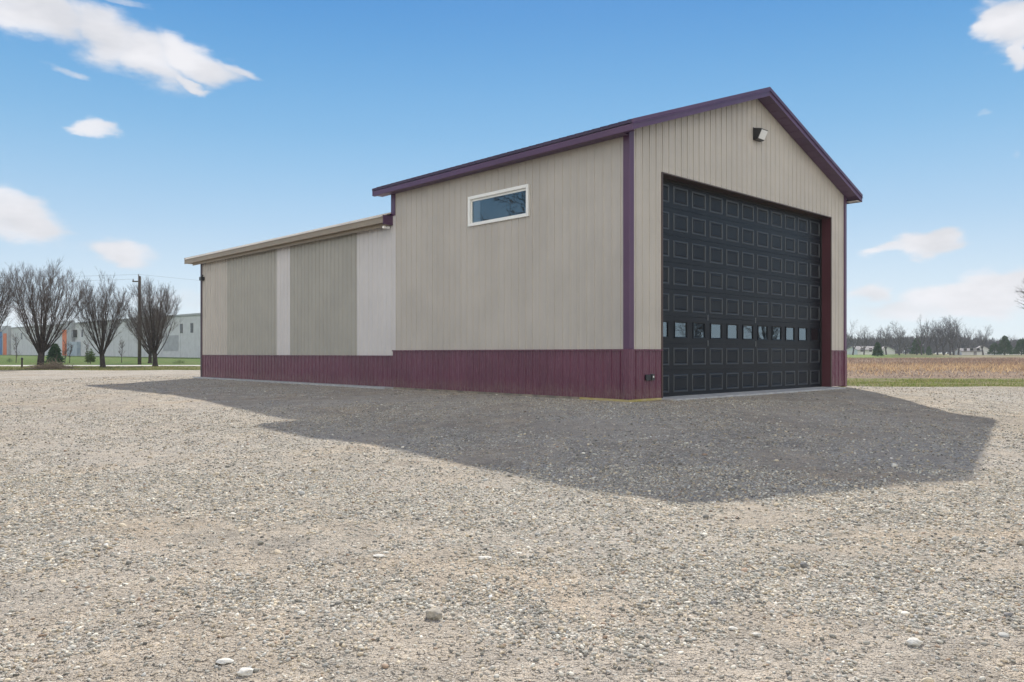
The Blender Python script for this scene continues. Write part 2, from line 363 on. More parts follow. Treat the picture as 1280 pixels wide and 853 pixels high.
def gravel_mat():
    m = mat('gravel_ground', (.4, .38, .35), .95, spec=.12); q = NT(m)
    P = q.pos()
    patch = q.n('ShaderNodeAttribute', attribute_name='patch').outputs['Fac']
    wob = q.noise(40, 2)
    def vor(scale, feat='F1', rnd=1.):
        n = q.n('ShaderNodeTexVoronoi', feature=feat); n.inputs['Scale'].default_value = scale; n.inputs['Randomness'].default_value = rnd; q.set(n.inputs['Vector'], P); return n
    v1 = vor(95); v2 = vor(42); v3 = vor(19)
    def stones(v, lo, hi):
        s = q.n('ShaderNodeSeparateColor'); q.set(s.inputs[0], v.outputs['Color'])
        t = q.n('ShaderNodeValToRGB'); q.set(t.inputs[0], s.outputs[0]); e = t.color_ramp.elements
        e[0].position = 0; e[0].color = (.11, .105, .095, 1); e[1].position = 1; e[1].color = (.80, .79, .74, 1)
        for p, c in ((.2, (.25, .245, .22, 1)), (.4, (.46, .42, .355, 1)), (.6, (.43, .43, .41, 1)), (.82, (.60, .575, .52, 1))):
            z = e.new(p); z.color = c
        pres = q.ramp(s.outputs[1], lo, hi)              # which cells hold a stone
        edge = q.ramp(v.outputs['Distance'], .62, .35)
        return t.outputs[0], q.math('MULTIPLY', pres, edge), s
    c1, k1, _ = stones(v1, .15, .25); c2, k2, _ = stones(v2, .35, .42); c3, k3, _ = stones(v3, .66, .7)
    nd = q.noise(1.1, 5, .6); nf = q.noise(160, 3, .6); nl = q.noise(.22, 4, .55)
    dirt = q.mix(q.ramp(nd, .35, .65), (.46, .40, .32), (.38, .35, .30))
    dirt = q.mix(q.ramp(nf, .35, .65, 0, .5), dirt, (.25, .21, .175))
    base = q.mix(q.math('MULTIPLY', k1, q.ramp(patch, .0, .8, .5, .95)), dirt, c1)
    base = q.mix(q.math('MULTIPLY', k2, q.ramp(patch, .15, .75, .22, .95)), base, c2)
    base = q.mix(q.math('MULTIPLY', k3, q.ramp(patch, .3, .8, .1, .9)), base, c3)
    # clumps that still read far away
    n9 = q.noise(2.6, 6, .72); base = q.mix(q.ramp(n9, .30, .72, .0, 1.), q.mix(1., base, (.74, .74, .75), 'MULTIPLY'), q.mix(1., base, (1.12, 1.09, 1.06), 'MULTIPLY'))
    base = q.mix(q.ramp(nl, .4, .65, 0, .36), base, (.45, .43, .405))
    base = q.mix(1., base, (1.03, 1.01, 1.0), 'MULTIPLY')
    base = q.mix(q.ramp(q.noise(.35, 5, .6), .52, .7, 0, .6), base, q.mix(1., base, (1.10, .99, .86), 'MULTIPLY'))
    q.set(q.p.inputs['Base Color'], base)
    h = q.math('ADD', q.math('MULTIPLY', q.math('SUBTRACT', 1., v2.outputs['Distance']), k2), q.math('MULTIPLY', q.math('SUBTRACT', 1., v1.outputs['Distance']), .45))
    h = q.math('ADD', h, q.math('MULTIPLY', k3, 1.6))
    b1 = q.bump(h, 1., .017); b2 = q.bump(nf, .5, .004, b1); b3 = q.bump(q.noise(7, 5, .7), .8, .06, b2)
    q.set(q.p.inputs['Normal'], b3)
    return m
M['gravel'] = gravel_mat()
def grass_ground(name, a, b, c, sc=3., bare=None):
    m = mat(name, a, .95, spec=.1); q = NT(m)
    col = q.mix(q.ramp(q.noise(sc, 6, .7), .35, .65), a, b)
    col = q.mix(q.ramp(q.noise(sc*.12, 5, .65), .42, .62), col, c)
    col = q.mix(q.ramp(q.noise(sc*9, 3, .7), .4, .7, 0, .5), col, tuple(x*.5 for x in a))
    q.set(q.p.inputs['Base Color'], col); q.set(q.p.inputs['Normal'], q.bump(q.noise(sc*5, 4, .8), 1., .12)); return m
M['lawn'] = grass_ground('lawn_ground', (.060, .130, .022), (.095, .165, .035), (.14, .16, .055))
M['strip'] = grass_ground('rough_grass_ground', (.16, .20, .05), (.25, .24, .11), (.32, .28, .17), 5)
M['field'] = grass_ground('dry_field_ground', (.27, .20, .15), (.20, .15, .12), (.34, .25, .18), 1.6)
M['farlawn'] = grass_ground('far_green_ground', (.10, .18, .04), (.13, .21, .05), (.15, .17, .06), 1.)
M['far'] = grass_ground('distant_ground', (.21, .17, .11), (.20, .17, .11), (.12, .15, .07), .3)
M['road'] = concrete_mat('pale_road_surface', (.50, .48, .45), (.40, .38, .36), 2)

# ------------------------------------------------------------------ ground
def axis(bps):
    r = []
    for (a, b, st) in bps: r += list(np.arange(a, b, st))
    r.append(bps[-1][1]); return np.array(r)
def lot_edge(x):                          # far edge of the gravel as y(x)
    t = sst(-8, 14, x)
    return 58.9*(1-t)+32.6*t+.8*(fbm(x, x*0+3, .35, 4, 5)-.5)*3
def grid_sheet(name, xs, ys, zoff, mt, keep=None, relief=0, patch=False, warp=None):
    X, Y = np.meshgrid(xs, ys)
    if warp is not None: X, Y = warp(X, Y)
    Z = height(X, Y)+(zoff(X, Y) if callable(zoff) else zoff)
    if relief is not None and relief:
        Z = Z+relief_at(X, Y, relief)
    nx, ny = len(xs), len(ys)
    v = np.stack([X.ravel(), Y.ravel(), Z.ravel()], 1)
    i = np.arange(ny-1)[:, None]*nx+np.arange(nx-1)[None]
    f = np.stack([i, i+1, i+nx+1, i+nx], -1).reshape(-1, 4)
    if keep is not None:
        c = v[f].mean(1); f = f[keep(c[:, 0], c[:, 1])]
    o = np_mesh(name, v, f, mt, 4, True)
    if patch:
        pt = patch_at(v[:, 0], v[:, 1])
        a = o.data.attributes.new('patch', 'FLOAT', 'POINT'); a.data.foreach_set('value', pt.astype(np.float32))
    return tag(o, kind='structure')
def rut(x, y):                            # worn wheel tracks running out from the big door
    a = (x-O[0])*D2[0]+(y-O[1])*D2[1]; b = -((x-O[0])*D1[0]+(y-O[1])*D1[1])
    r = 0
    for c, k in ((3.9, .010), (5.7, .010), (4.6, -.012), (6.4, -.012)):
        u = a-c-k*b*b+.25*(vnoise(a*0, b, .4, 6)-.5); r = np.maximum(r, np.exp(-(u/.24)**2))
    return r*sst(-.2, .8, b)*(.5+.7*fbm(x, y, .9, 3, 66))
def patch_at(x, y):                       # 0 bare dirt .. 1 thick gravel
    wx = x*.8+y*.25+1.2*(fbm(x, y, .5, 3, 77)-.5); wy = y*1.15
    n = fbm(wx, wy, .55, 5, 21)*.6+fbm(x, y, 2.2, 4, 31)*.4-.055*rut(x, y)
    return sst(.345, .575, n)
def relief_at(x, y, relief=.055):
    near = np.clip(1-np.hypot(x, y-6)/60, .2, 1)*(.12+.88*sst(.2, 2.2, bdist(x, y)))
    return relief*near*((fbm(x, y, .7, 4, 3)-.5)*1.6+(fbm(x, y, 3.5, 3, 9)-.5)*.5)-.012*rut(x, y)
far = MB()
xs = axis([(-2600, -300, 230), (-300, 300, 25), (300, 2600, 230)]); ys = axis([(-300, 0, 50), (0, 400, 20), (400, 3600, 320)])
grid_sheet('ground', xs, ys, lambda X, Y: np.where((np.abs(X) < 110) & (Y > -60) & (Y < 120), -.9, -.12), M['far'])
gx = axis([(-75, -16, 1.2), (-16, -5, .3), (-5, 5, .1), (5, 16, .3), (16, 75, 1.2)])
gy = axis([(-20, 2, 1.), (2, 10, .09), (10, 22, .22), (22, 60, .8)])
def lot_warp(X, Y):                       # the last rows follow the ragged far edge
    e = lot_edge(X); t = np.clip((Y-22)/(60-22), 0, 1)
    return X, np.where(Y > 22, 22+t*(e-22), Y)
grid_sheet('gravel_lot', gx, gy, 0, M['gravel'], relief=.055, patch=True, warp=lot_warp)
# verge, road, lawn on the left; verge, dry field and green on the right
grid_sheet('grass_verge', axis([(-140, 1, 3)]), axis([(52, 74, 1.)]), -.03, M['strip'])
grid_sheet('road', axis([(-240, 20, 4)]), axis([(74, 79.4, .9)]), -.012, M['road'])
grid_sheet('lawn', axis([(-260, 20, 5)]), axis([(70, 260, 5)]), -.045, M['lawn'])
grid_sheet('rough_grass', axis([(8, 160, 3)]), axis([(28, 43, .8)]), -.03, M['strip'])
grid_sheet('dry_field', axis([(12, 320, 4)]), axis([(38, 160, 4)]), -.05, M['field'])
grid_sheet('green_field', axis([(20, 420, 8)]), axis([(143, 300, 8)]), -.04, M['farlawn'], keep=lambda x, y: x < .50*y+8*np.sin(y*.2))

# loose stones lying on the lot
def ico(sub=0):
    t = (1+5**.5)/2
    v = np.array([(-1, t, 0), (1, t, 0), (-1, -t, 0), (1, -t, 0), (0, -1, t), (0, 1, t), (0, -1, -t), (0, 1, -t), (t, 0, -1), (t, 0, 1), (-t, 0, -1), (-t, 0, 1)], float)
    v /= np.linalg.norm(v[0])
    f = [(0, 11, 5), (0, 5, 1), (0, 1, 7), (0, 7, 10), (0, 10, 11), (1, 5, 9), (5, 11, 4), (11, 10, 2), (10, 7, 6), (7, 1, 8), (3, 9, 4), (3, 4, 2), (3, 2, 6), (3, 6, 8), (3, 8, 9), (4, 9, 5), (2, 4, 11), (6, 2, 10), (8, 6, 7), (9, 8, 1)]
    v = [tuple(a) for a in v]
    for _ in range(sub):
        nf = []; cache = {}
        def mid(a, b):
            k = (min(a, b), max(a, b))
            if k not in cache:
                m = (np.array(v[a])+np.array(v[b]))/2; m /= np.linalg.norm(m); v.append(tuple(m)); cache[k] = len(v)-1
            return cache[k]
        for a, b, c in f:
            x, y, z = mid(a, b), mid(b, c), mid(c, a); nf += [(a, x, z), (b, y, x), (c, z, y), (x, y, z)]
        f = nf
    return np.array(v), np.array(f)
def scatter(z0, z1, dens, smin, smax, power, sub, seed, pmin=.12, bright=1.):
    rg = np.random.default_rng(seed)
    # uniform per square metre inside the wedge the photograph looks at, a little wider than the frame
    hw = .80
    A = hw*(z1*z1-z0*z0); n = int(A*dens)
    y = np.sqrt(rg.random(n)*(z1*z1-z0*z0)+z0*z0); x = (rg.random(n)*2-1)*(hw*y+.6)
    p = patch_at(x, y); keep = rg.random(n) < pmin+(1-pmin)*p
    a = (x-O[0])*D2[0]+(y-O[1])*D2[1]; b = (x-O[0])*D1[0]+(y-O[1])*D1[1]
    keep &= ~((a > -.12) & (a < W+.12) & (b > -.35) & (b < L2+.1)) & (y < lot_edge(x)-.3)
    x, y = x[keep], y[keep]; n = len(x)
    s = smin+(smax-smin)*rg.random(n)**power
    bv, bf = ico(sub); m = len(bv)
    v = bv[None]*(1+.52*(rg.random((n, m, 1))-.5)) if sub == 0 else bv[None]*(1+.16*(rg.random((n, m, 1))-.5))
    sc = np.stack([s*(.75+.7*rg.random(n)), s*(.6+.45*rg.random(n)), s*(.35+.4*rg.random(n))], 1)
    v = v*sc[:, None]
    tl = rg.normal(0, .22, (n, 2)); v = v+0
    v[:, :, 2] += v[:, :, 0]*tl[:, :1]+v[:, :, 1]*tl[:, 1:]
    an = rg.random(n)*2*np.pi; c, si = np.cos(an)[:, None], np.sin(an)[:, None]
    X = v[:, :, 0]*c-v[:, :, 1]*si+x[:, None]; Y = v[:, :, 0]*si+v[:, :, 1]*c+y[:, None]
    Z = v[:, :, 2]+(height(x, y)+relief_at(x, y)+sc[:, 2]*.35)[:, None]
    V = np.stack([X, Y, Z], -1).reshape(-1, 3); Fc = (bf[None]+(np.arange(n)*m)[:, None, None]).reshape(-1, 3)
    pal = np.array([(.43, .43, .40), (.30, .30, .275), (.55, .54, .49), (.42, .37, .29), (.17, .17, .16), (.49, .44, .35), (.68, .67, .62), (.34, .35, .345), (.32, .245, .19)])*np.array([1.03, .99, .955])*bright
    pr = np.array([.23, .20, .13, .14, .07, .12, .02, .07, .02])
    cl = pal[rg.choice(len(pal), n, p=pr)]*(1+.16*rg.normal(size=(n, 1)))
    return V, Fc, np.repeat(np.clip(cl, .05, .8), m, 0)
parts = [scatter(2.6, 5.6, 5200, .0028, .015, 2.6, 0, 1, .17), scatter(5.6, 9.5, 1700, .005, .018, 2.5, 0, 2, .17), scatter(9.5, 17, 330, .009, .020, 2.4, 0, 3, .3, .86), scatter(17, 34, 40, .014, .024, 2.2, 0, 4, .4, .84),
         scatter(2.6, 12, 14, .014, .032, 3.0, 1, 5, .3)]
V = []; Fs = []; Cc = []; off = 0
for v, f, c in parts: V.append(v); Fs.append(f+off); Cc.append(c); off += len(v)
g = np_mesh('gravel', np.concatenate(V), np.concatenate(Fs), M['stone'], 3, False, np.concatenate(Cc))
tag(g, 'loose grey and tan gravel stones strewn over the lot', 'gravel', kind='stuff')

# ------------------------------------------------------------------ the barn
barn = empty('pole_barn', (O[0], O[1], 0), TH)
tag(barn, 'tan metal pole barn with purple trim, burgundy wainscot and big black garage door', 'barn')
PITCH = .2286
def profile(s0, s1, extra=(), phase=0.):
    """steel siding profile: (position, standing-out) pairs"""
    pts = {}
    k0 = int((s0-phase)/PITCH)-1; k1 = int((s1-phase)/PITCH)+2
    raw = []
    for k in range(k0, k1):
        c = phase+k*PITCH
        raw += [(c-.021, 0), (c-.012, .018), (c+.012, .018), (c+.021, 0)]
        for m_ in (1/3., 2/3.): raw += [(c+PITCH*m_-.010, 0), (c+PITCH*m_-.004, .004), (c+PITCH*m_+.004, .004), (c+PITCH*m_+.010, 0)]
    S_ = [r[0] for r in raw]; N_ = [r[1] for r in raw]
    ss = sorted(set([round(s, 5) for s in S_ if s0 < s < s1]+[round(s0, 5), round(s1, 5)]+[round(e, 5) for e in extra if s0 < e < s1]))
    return [(s, float(np.interp(s, S_, N_))) for s in ss]
def siding(mb, P, s0, s1, z0, z1, holes=(), extra=(), phase=0.):
    ex = list(extra)
    for h in holes: ex += [h[0], h[1]]
    pr = profile(s0, s1, ex, phase)
    f0 = z0 if callable(z0) else (lambda s: z0); f1 = z1 if callable(z1) else (lambda s: z1)
    for (sa, na), (sb, nb) in zip(pr[:-1], pr[1:]):
        mid = (sa+sb)/2; spans = [((f0(sa), f0(sb)), (f1(sa), f1(sb)))]
        for h in holes:
            if h[0] < mid < h[1]:
                ns_ = []
                if h[2] > f0(mid)+1e-4: ns_.append((spans[0][0], (h[2], h[2])))
                if h[3] < f1(mid)-1e-4: ns_.append(((h[3], h[3]), spans[0][1]))
                spans = ns_
        for lo, hi in spans:
            mb.quad(P(sa, na, lo[0]), P(sb, nb, lo[1]), P(sb, nb, hi[1]), P(sa, na, hi[0]))
PF = lambda off=0.: (lambda s, n, z: (s, -n-off, z))            # front wall
PL = lambda off=0.: (lambda s, n, z: (-n-off, s, z))            # left wall
PR = lambda off=0.: (lambda s, n, z: (W+n+off, s, z))           # right wall
PB = lambda yb, off=0.: (lambda s, n, z: (s, yb+n+off, z))      # back walls
zroof = lambda s: ZR-SL*abs(s-W/2)-.03
zroof2 = lambda s: ZR2-SL2*abs(s-W/2)-.03
WIN = (2.847, 4.911, 4.105, 4.795)
# front wall
mb = MB(); siding(mb, PF(), 0, W, HW, zroof, holes=[(T0, T1, 0, HD)], extra=[W/2])
for (u, zz) in [(u, z) for u in np.arange(.34, W, PITCH) for z in np.arange(1.3, 7.2, .61)]:
    if zz < zroof(u)-.1 and not (T0-.05 < u < T1+.05 and zz < HD+.05): mb.box(u-.006, u+.006, -.008, 0, zz-.006, zz+.006)
mb.build('front_wall', M['tan'], barn)
for q0, q1 in ((0, T0-.03), (T1+.03, W)): mb = MB(); siding(mb, PF(.004), q0, q1, .048, HW); mb.build('front_wainscot', M['burgundy'], barn)
# left wall of the high block
mb = MB(); siding(mb, PL(), 0, L1-.13, HW, ZE-.02, holes=[WIN])
mb.build('side_wall', M['tan'], barn)
mb = MB(); siding(mb, PL(.004), 0, L1, .048, HW); mb.build('side_wainscot', M['burgundy'], barn)
mb = MB(); siding(mb, PL(), L1-.13, L1, HW, ZE2+.02); mb.build('wall_filler_strip', M['pale'], barn)
mb = MB(); mb.box(-.035, .0, L1-.13, L1+.05, ZE2+.02, ZE-.1); mb.build('rear_corner_trim', M['purple'], barn, bevel=.006)
# left wall of the low wing: panels of two colours
def bcol(px):                             # photo column -> position along the left wall
    t = (px-640)/F
    return (O[0]-t*O[1])/(D1[1]*t-D1[0]) if True else 0
edges = [252, 284, 346, 363.5, 446.5, 490.5]
kinds = ['tan', 'green_tan', 'pale', 'green_tan', 'pale']
for (pa, pb, kd) in zip(edges[:-1], edges[1:], kinds):
    b0, b1 = bcol(pb), bcol(pa); b0 = max(b0, L1); b1 = min(b1, L2)
    if pa == 252: b1 = L2
    if pb == 490.5: b0 = L1
    off = .0 if kd != 'pale' else .003
    mb = MB(); siding(mb, PL(off), b0, b1, HW2, ZE2-.05)
    if kd == 'pale':
        for b in np.arange(b0+.15, b1-.05, .4572):
            for z in np.arange(1.35, 4.6, .62): mb.box(-off-.012, -off, b-.011, b+.011, z-.011, z+.011)
    mb.build('wing_wall_panel', M[kd], barn)
mb = MB(); siding(mb, PL(.004), L1, L2, .048, HW2); mb.build('wing_wainscot', M['burgundy'], barn)
mb = MB(); siding(mb, PR(), 0, L2, HW, ZE2, phase=.1); mb.box(W-.02, W, 0, L1, ZE2, ZE); mb.build('far_side_wall', M['tan'], barn)
mb = MB(); siding(mb, PR(.004), 0, L2, .02, HW); mb.build('far_side_wainscot', M['burgundy'], barn)
mb = MB(); siding(mb, PB(L1), 0, W, ZE2-.1, zroof, extra=[W/2]); mb.build('rear_gable_wall', M['tan'], barn)
mb = MB(); siding(mb, PB(L2), 0, W, HW2, zroof2, extra=[W/2]); mb.build('wing_end_wall', M['tan'], barn)
mb = MB(); siding(mb, PB(L2, .004), 0, W, .02, HW2); mb.build('wing_end_wainscot', M['burgundy'], barn)
# caps along the tops of the wainscots
def strip_trim(name, mt, boxes):
    mb = MB()
    for b in boxes: mb.box(*b)
    return mb.build(name, mt, barn, bevel=.003)
strip_trim('wainscot_cap', M['burgundy'], [(-.036, .0, .0, L1-.0, HW-.012, HW+.022)])
strip_trim('wainscot_cap', M['burgundy'], [(.0, T0-.02, -.036, .0, HW-.012, HW+.022)])
strip_trim('wainscot_cap', M['burgundy'], [(T1+.02, W, -.036, .0, HW-.012, HW+.022)])
strip_trim('wainscot_cap', M['burgundy'], [(-.032, .0, L1+.01, L2, HW2-.012, HW2+.016)])
# corner posts
def corner(name, x0, x1, y0, y1, t, z0, z1, mt):   # an angle of thin steel on the outside corner
    mb = MB(); mb.box(x0, x1, y0, y1, z0, z1); return mb.build(name, mt, barn, bevel=.008)
corner('corner_trim', -.034, .125, -.034, .125, 0, HW+.022, ZE+.0, M['purple'])
corner('corner_trim', -.040, .125, -.040, .125, 0, .046, HW+.022, M['burgundy'])
corner('corner_trim', W-.10, W+.034, -.034, .1, 0, HW+.022, ZE+.0, M['purple'])
corner('corner_trim', W-.10, W+.040, -.040, .1, 0, .02, HW+.022, M['burgundy'])
corner('corner_trim', -.034, .1, L2-.09, L2+.034, 0, .02, ZE2-.05, M['dark_trim'])
# roofs, ribs running up the slope
def roof(name, mt, y0, y1, zr, sl, xe, th=.02, lift=.0):
    mb = MB(); zr = zr+lift
    pr = profile(y0, y1)
    for sgn in (-1, 1):
        e = W/2+OE+xe
        ax, bx = W/2, W/2+sgn*e
        za, zb = zr, zr-sl*e
        for (sa, na), (sb, nb) in zip(pr[:-1], pr[1:]):
            na *= 2.2; nb *= 2.2
            mb.quad((ax, sa, za+na), (bx, sa, zb+na), (bx, sb, zb+nb), (ax, sb, za+nb))
            mb.quad((bx, sa, zb-th), (bx, sb, zb-th), (bx, sb, zb+nb), (bx, sa, zb+na))
        mb.quad((ax, y0, za-th), (bx, y0, zb-th), (bx, y1, zb-th), (ax, y1, za-th))
    return mb.build(name, mt, barn)
roof('roof', M['purple_roof'], -OG+.01, L1+OGB, ZR, SL, .03, .035, .022)
roof('wing_roof', M['pale_roof'], L1+.02, L2+OL, ZR2, SL2, .03)
mb = MB()
for sgn in (-1, 1): mb.hexa([(W/2, -OG-.02, ZR+.03), (W/2+sgn*.22, -OG-.02, ZR+.03-SL*.22), (W/2+sgn*.22, L1+OGB, ZR+.03-SL*.22), (W/2, L1+OGB, ZR+.03),
                             (W/2, -OG-.02, ZR+.05), (W/2+sgn*.22, -OG-.02, ZR+.045-SL*.22), (W/2+sgn*.22, L1+OGB, ZR+.045-SL*.22), (W/2, L1+OGB, ZR+.05)])
mb.build('ridge_cap', M['purple'], barn)
mb = MB()
for sgn in (-1, 1): mb.hexa([(W/2, L1+.03, ZR2+.03), (W/2+sgn*.22, L1+.03, ZR2+.03-SL2*.22), (W/2+sgn*.22, L2+OL, ZR2+.03-SL2*.22), (W/2, L2+OL, ZR2+.03),
                             (W/2, L1+.03, ZR2+.05), (W/2+sgn*.22, L1+.03, ZR2+.045-SL2*.22), (W/2+sgn*.22, L2+OL, ZR2+.045-SL2*.22), (W/2, L2+OL, ZR2+.05)])
mb.build('wing_ridge_cap', M['pale_roof'], barn)
# fascias and rakes
for sgn, nm in ((-1, 'fascia'), (1, 'fascia')):
    x = -OE if sgn < 0 else W+OE
    mb = MB(); mb.box(min(x, x+sgn*.02), max(x, x+sgn*.02), -OG, L1+OGB, ZE-FH-.01, ZE-.034)
    mb.box(min(x, x-sgn*.05), max(x, x-sgn*.05), -OG, L1+OGB, ZE-FH-.018, ZE-FH-.010)
    mb.build(nm, M['purple'], barn, bevel=.003)
    mb = MB(); mb.box(min(x, x+sgn*.02), max(x, x+sgn*.02), L1+.03, L2+OL, ZE2-.20, ZE2-.03)
    mb.box(min(x+sgn*.02, x+sgn*.035), max(x+sgn*.02, x+sgn*.035), L1+.03, L2+OL, ZE2-.055, ZE2-.032)
    mb.box(min(x-sgn*.11, x-sgn*.13), max(x-sgn*.11, x-sgn*.13), L1+.03, L2+.4, ZE2-.29, ZE2-.13)
    mb.build('wing_fascia', M['tan_fascia'], barn, bevel=.003)
def rake(name, y0, y1, zr, sl, mt, lo, hi, ee):
    for sgn in (-1, 1):
        mb = MB(); e = W/2+OE+ee; ax, bx = W/2, W/2+sgn*e; za, zb = zr, zr-sl*e
        mb.hexa([(ax, y0, za-lo), (bx, y0, zb-lo), (bx, y1, zb-lo), (ax, y1, za-lo), (ax, y0, za+hi), (bx, y0, zb+hi), (bx, y1, zb+hi), (ax, y1, za+hi)])
        yy = y0-.012 if y0 < 1 else y1
        mb.hexa([(ax, yy, za-.015), (bx, yy, zb-.015), (bx, yy+.012, zb-.015), (ax, yy+.012, za-.015), (ax, yy, za+hi+.004), (bx, yy, zb+hi+.004), (bx, yy+.012, zb+hi+.004), (ax, yy+.012, za+hi+.004)])
        if y0 < 1:                        # the folded ledge that runs along the face
            mm_ = -.050; mb.hexa([(ax, yy-.012, za+mm_), (bx, yy-.012, zb+mm_), (bx, yy+.001, zb+mm_), (ax, yy+.001, za+mm_), (ax, yy-.012, za+mm_+.012), (bx, yy-.012, zb+mm_+.012), (bx, yy+.001, zb+mm_+.026), (ax, yy+.001, za+mm_+.026)])
        mb.build(name, mt, barn)
rake('rake_trim', -OG-.012, -OG+.012, ZR, SL, M['purple'], FH, .055, .03)
rake('rear_rake_trim', L1+OGB-.01, L1+OGB+.01, ZR, SL, M['purple'], FH, .05, .03)
rake('wing_rake_trim', L2+OL-.01, L2+OL+.01, ZR2, SL2, M['tan_fascia'], .19, .045, .03)
# soffits made of narrow boards
def soffit_gable(name, y0, y1, zr, sl, mt, drop):
    for sgn in (-1, 1):
        mb = MB(); e = W/2+OE; n = int(e/.30)
        for k in range(n):
            u0 = e*k/n+.006; u1 = e*(k+1)/n-.006
            x0, x1 = W/2+sgn*u0, W/2+sgn*u1; z0, z1 = zr-drop-sl*u0, zr-drop-sl*u1
            mb.hexa([(x0, y0, z0), (x1, y0, z1), (x1, y1, z1), (x0, y1, z0), (x0, y0, z0+.012), (x1, y0, z1+.012), (x1, y1, z1+.012), (x0, y1, z0+.012)])
        mb.build(name, mt, barn)
soffit_gable('gable_soffit', -OG+.013, -.02, ZR, SL, M['soffit'], FH-.01)
soffit_gable('rear_soffit', L1+.02, L1+OGB-.012, ZR, SL, M['soffit'], FH-.01)
def soffit_eave(name, y0, y1, ze, mt, drop, step=.30):
    for sgn in (-1, 1):
        mb = MB(); n = int((y1-y0)/step)
        xa, xb = (-OE+.003, -.02) if sgn < 0 else (W+.02, W+OE-.003)
        for k in range(n):
            a0 = y0+(y1-y0)*k/n+.006; a1 = y0+(y1-y0)*(k+1)/n-.006
            mb.box(xa, xb, a0, a1, ze-drop, ze-drop+.012)
        mb.build(name, mt, barn)
soffit_eave('eave_soffit', -.02, L1+OGB-.02, ZE, M['soffit'], FH-.005)
soffit_eave('wing_eave_soffit', L1+.03, L2+OL-.02, ZE2, M['tan_fascia'], .19)
mb = MB()
for k in range(4): mb.hexa([(W+.05+k*.07, -OG+.02, ZE-FH-.004), (W+.10+k*.07, -OG+.02, ZE-FH-.004), (W+.10+k*.07, -.03, ZE-FH-.004), (W+.05+k*.07, -.03, ZE-FH-.004),
                            (W+.05+k*.07, -OG+.02, ZE-FH+.01), (W+.10+k*.07, -OG+.02, ZE-FH+.01), (W+.10+k*.07, -.03, ZE-FH+.01), (W+.05+k*.07, -.03, ZE-FH+.01)])
mb.build('eave_return', M['pale'], barn)
mb = MB(); mb.box(-.26, -.05, L1+.06, L1+.14, ZE2-.34, ZE2-.27); mb.build('gutter_bracket', M['white'], barn, bevel=.01)
mb = MB(); mb.box(-OE-.01, .0, L1+.0, L1+.028, ZE2-.24, ZE2+.01); mb.build('joint_flashing', M['purple'], barn)
# slab, apron and skirt board
mb = MB(); mb.box(-.05, W+.01, .10, L2+.05, -.35, -.012)
mb.box(-.30, .06, L1-.05, L2+.12, -.35, .044); slab = mb.build('slab', M['concrete'], barn, bevel=.01)
mb = MB(); mb.box(T0-.06, T1+.06, -.42, .30, -.35, .034); mb.build('door_apron', M['concrete'], barn, bevel=.015)
for q in ((-.034, T0-.062, -.034, .09, -.30, .044), (T1+.07, W+.02, -.03, .09, -.3, .018)): mb = MB(); mb.box(*q); mb.build('skirt_board', M['skirt'], barn, bevel=.006)
mb = MB(); mb.box(-.030, .06, .095, 1.3, -.3, .044); mb.build('skirt_board', M['skirt'], barn, bevel=.006)
mb = MB(); mb.box(-.026, .06, 1.3, L1-.06, -.3, .044); mb.build('foundation_edge', M['foundation'], barn, bevel=.006)
# door opening trims
for q in (T1, T0-.012): mb = MB(); mb.box(q, q+.012, .0, JD+.05, .0, HD); mb.build('door_jamb', M['jamb'], barn)
mb = MB(); mb.box(T0-.012, T1+.012, .0, JD+.05, HD, HD+.012); mb.box(T0-.03, T1+.03, -.026, 0, HD-.004, HD+.022); mb.build('door_header', M['header'], barn)
for q in (T0-.032, T1): mb = MB(); mb.box(q, q+.032, -.026, .0, .0, HD-.004); mb.build('door_edge_trim', M['header'], barn)
mb = MB(); mb.box(T0+.0, T0+.04, JD-.03, JD+.0, .02, HD-.0); mb.box(T1-.04, T1-.0, JD-.03, JD, .02, HD); mb.box(T0+.04, T1-.04, JD-.03, JD, HD-.05, HD-.001); mb.build('weather_seal', M['seal'], barn)
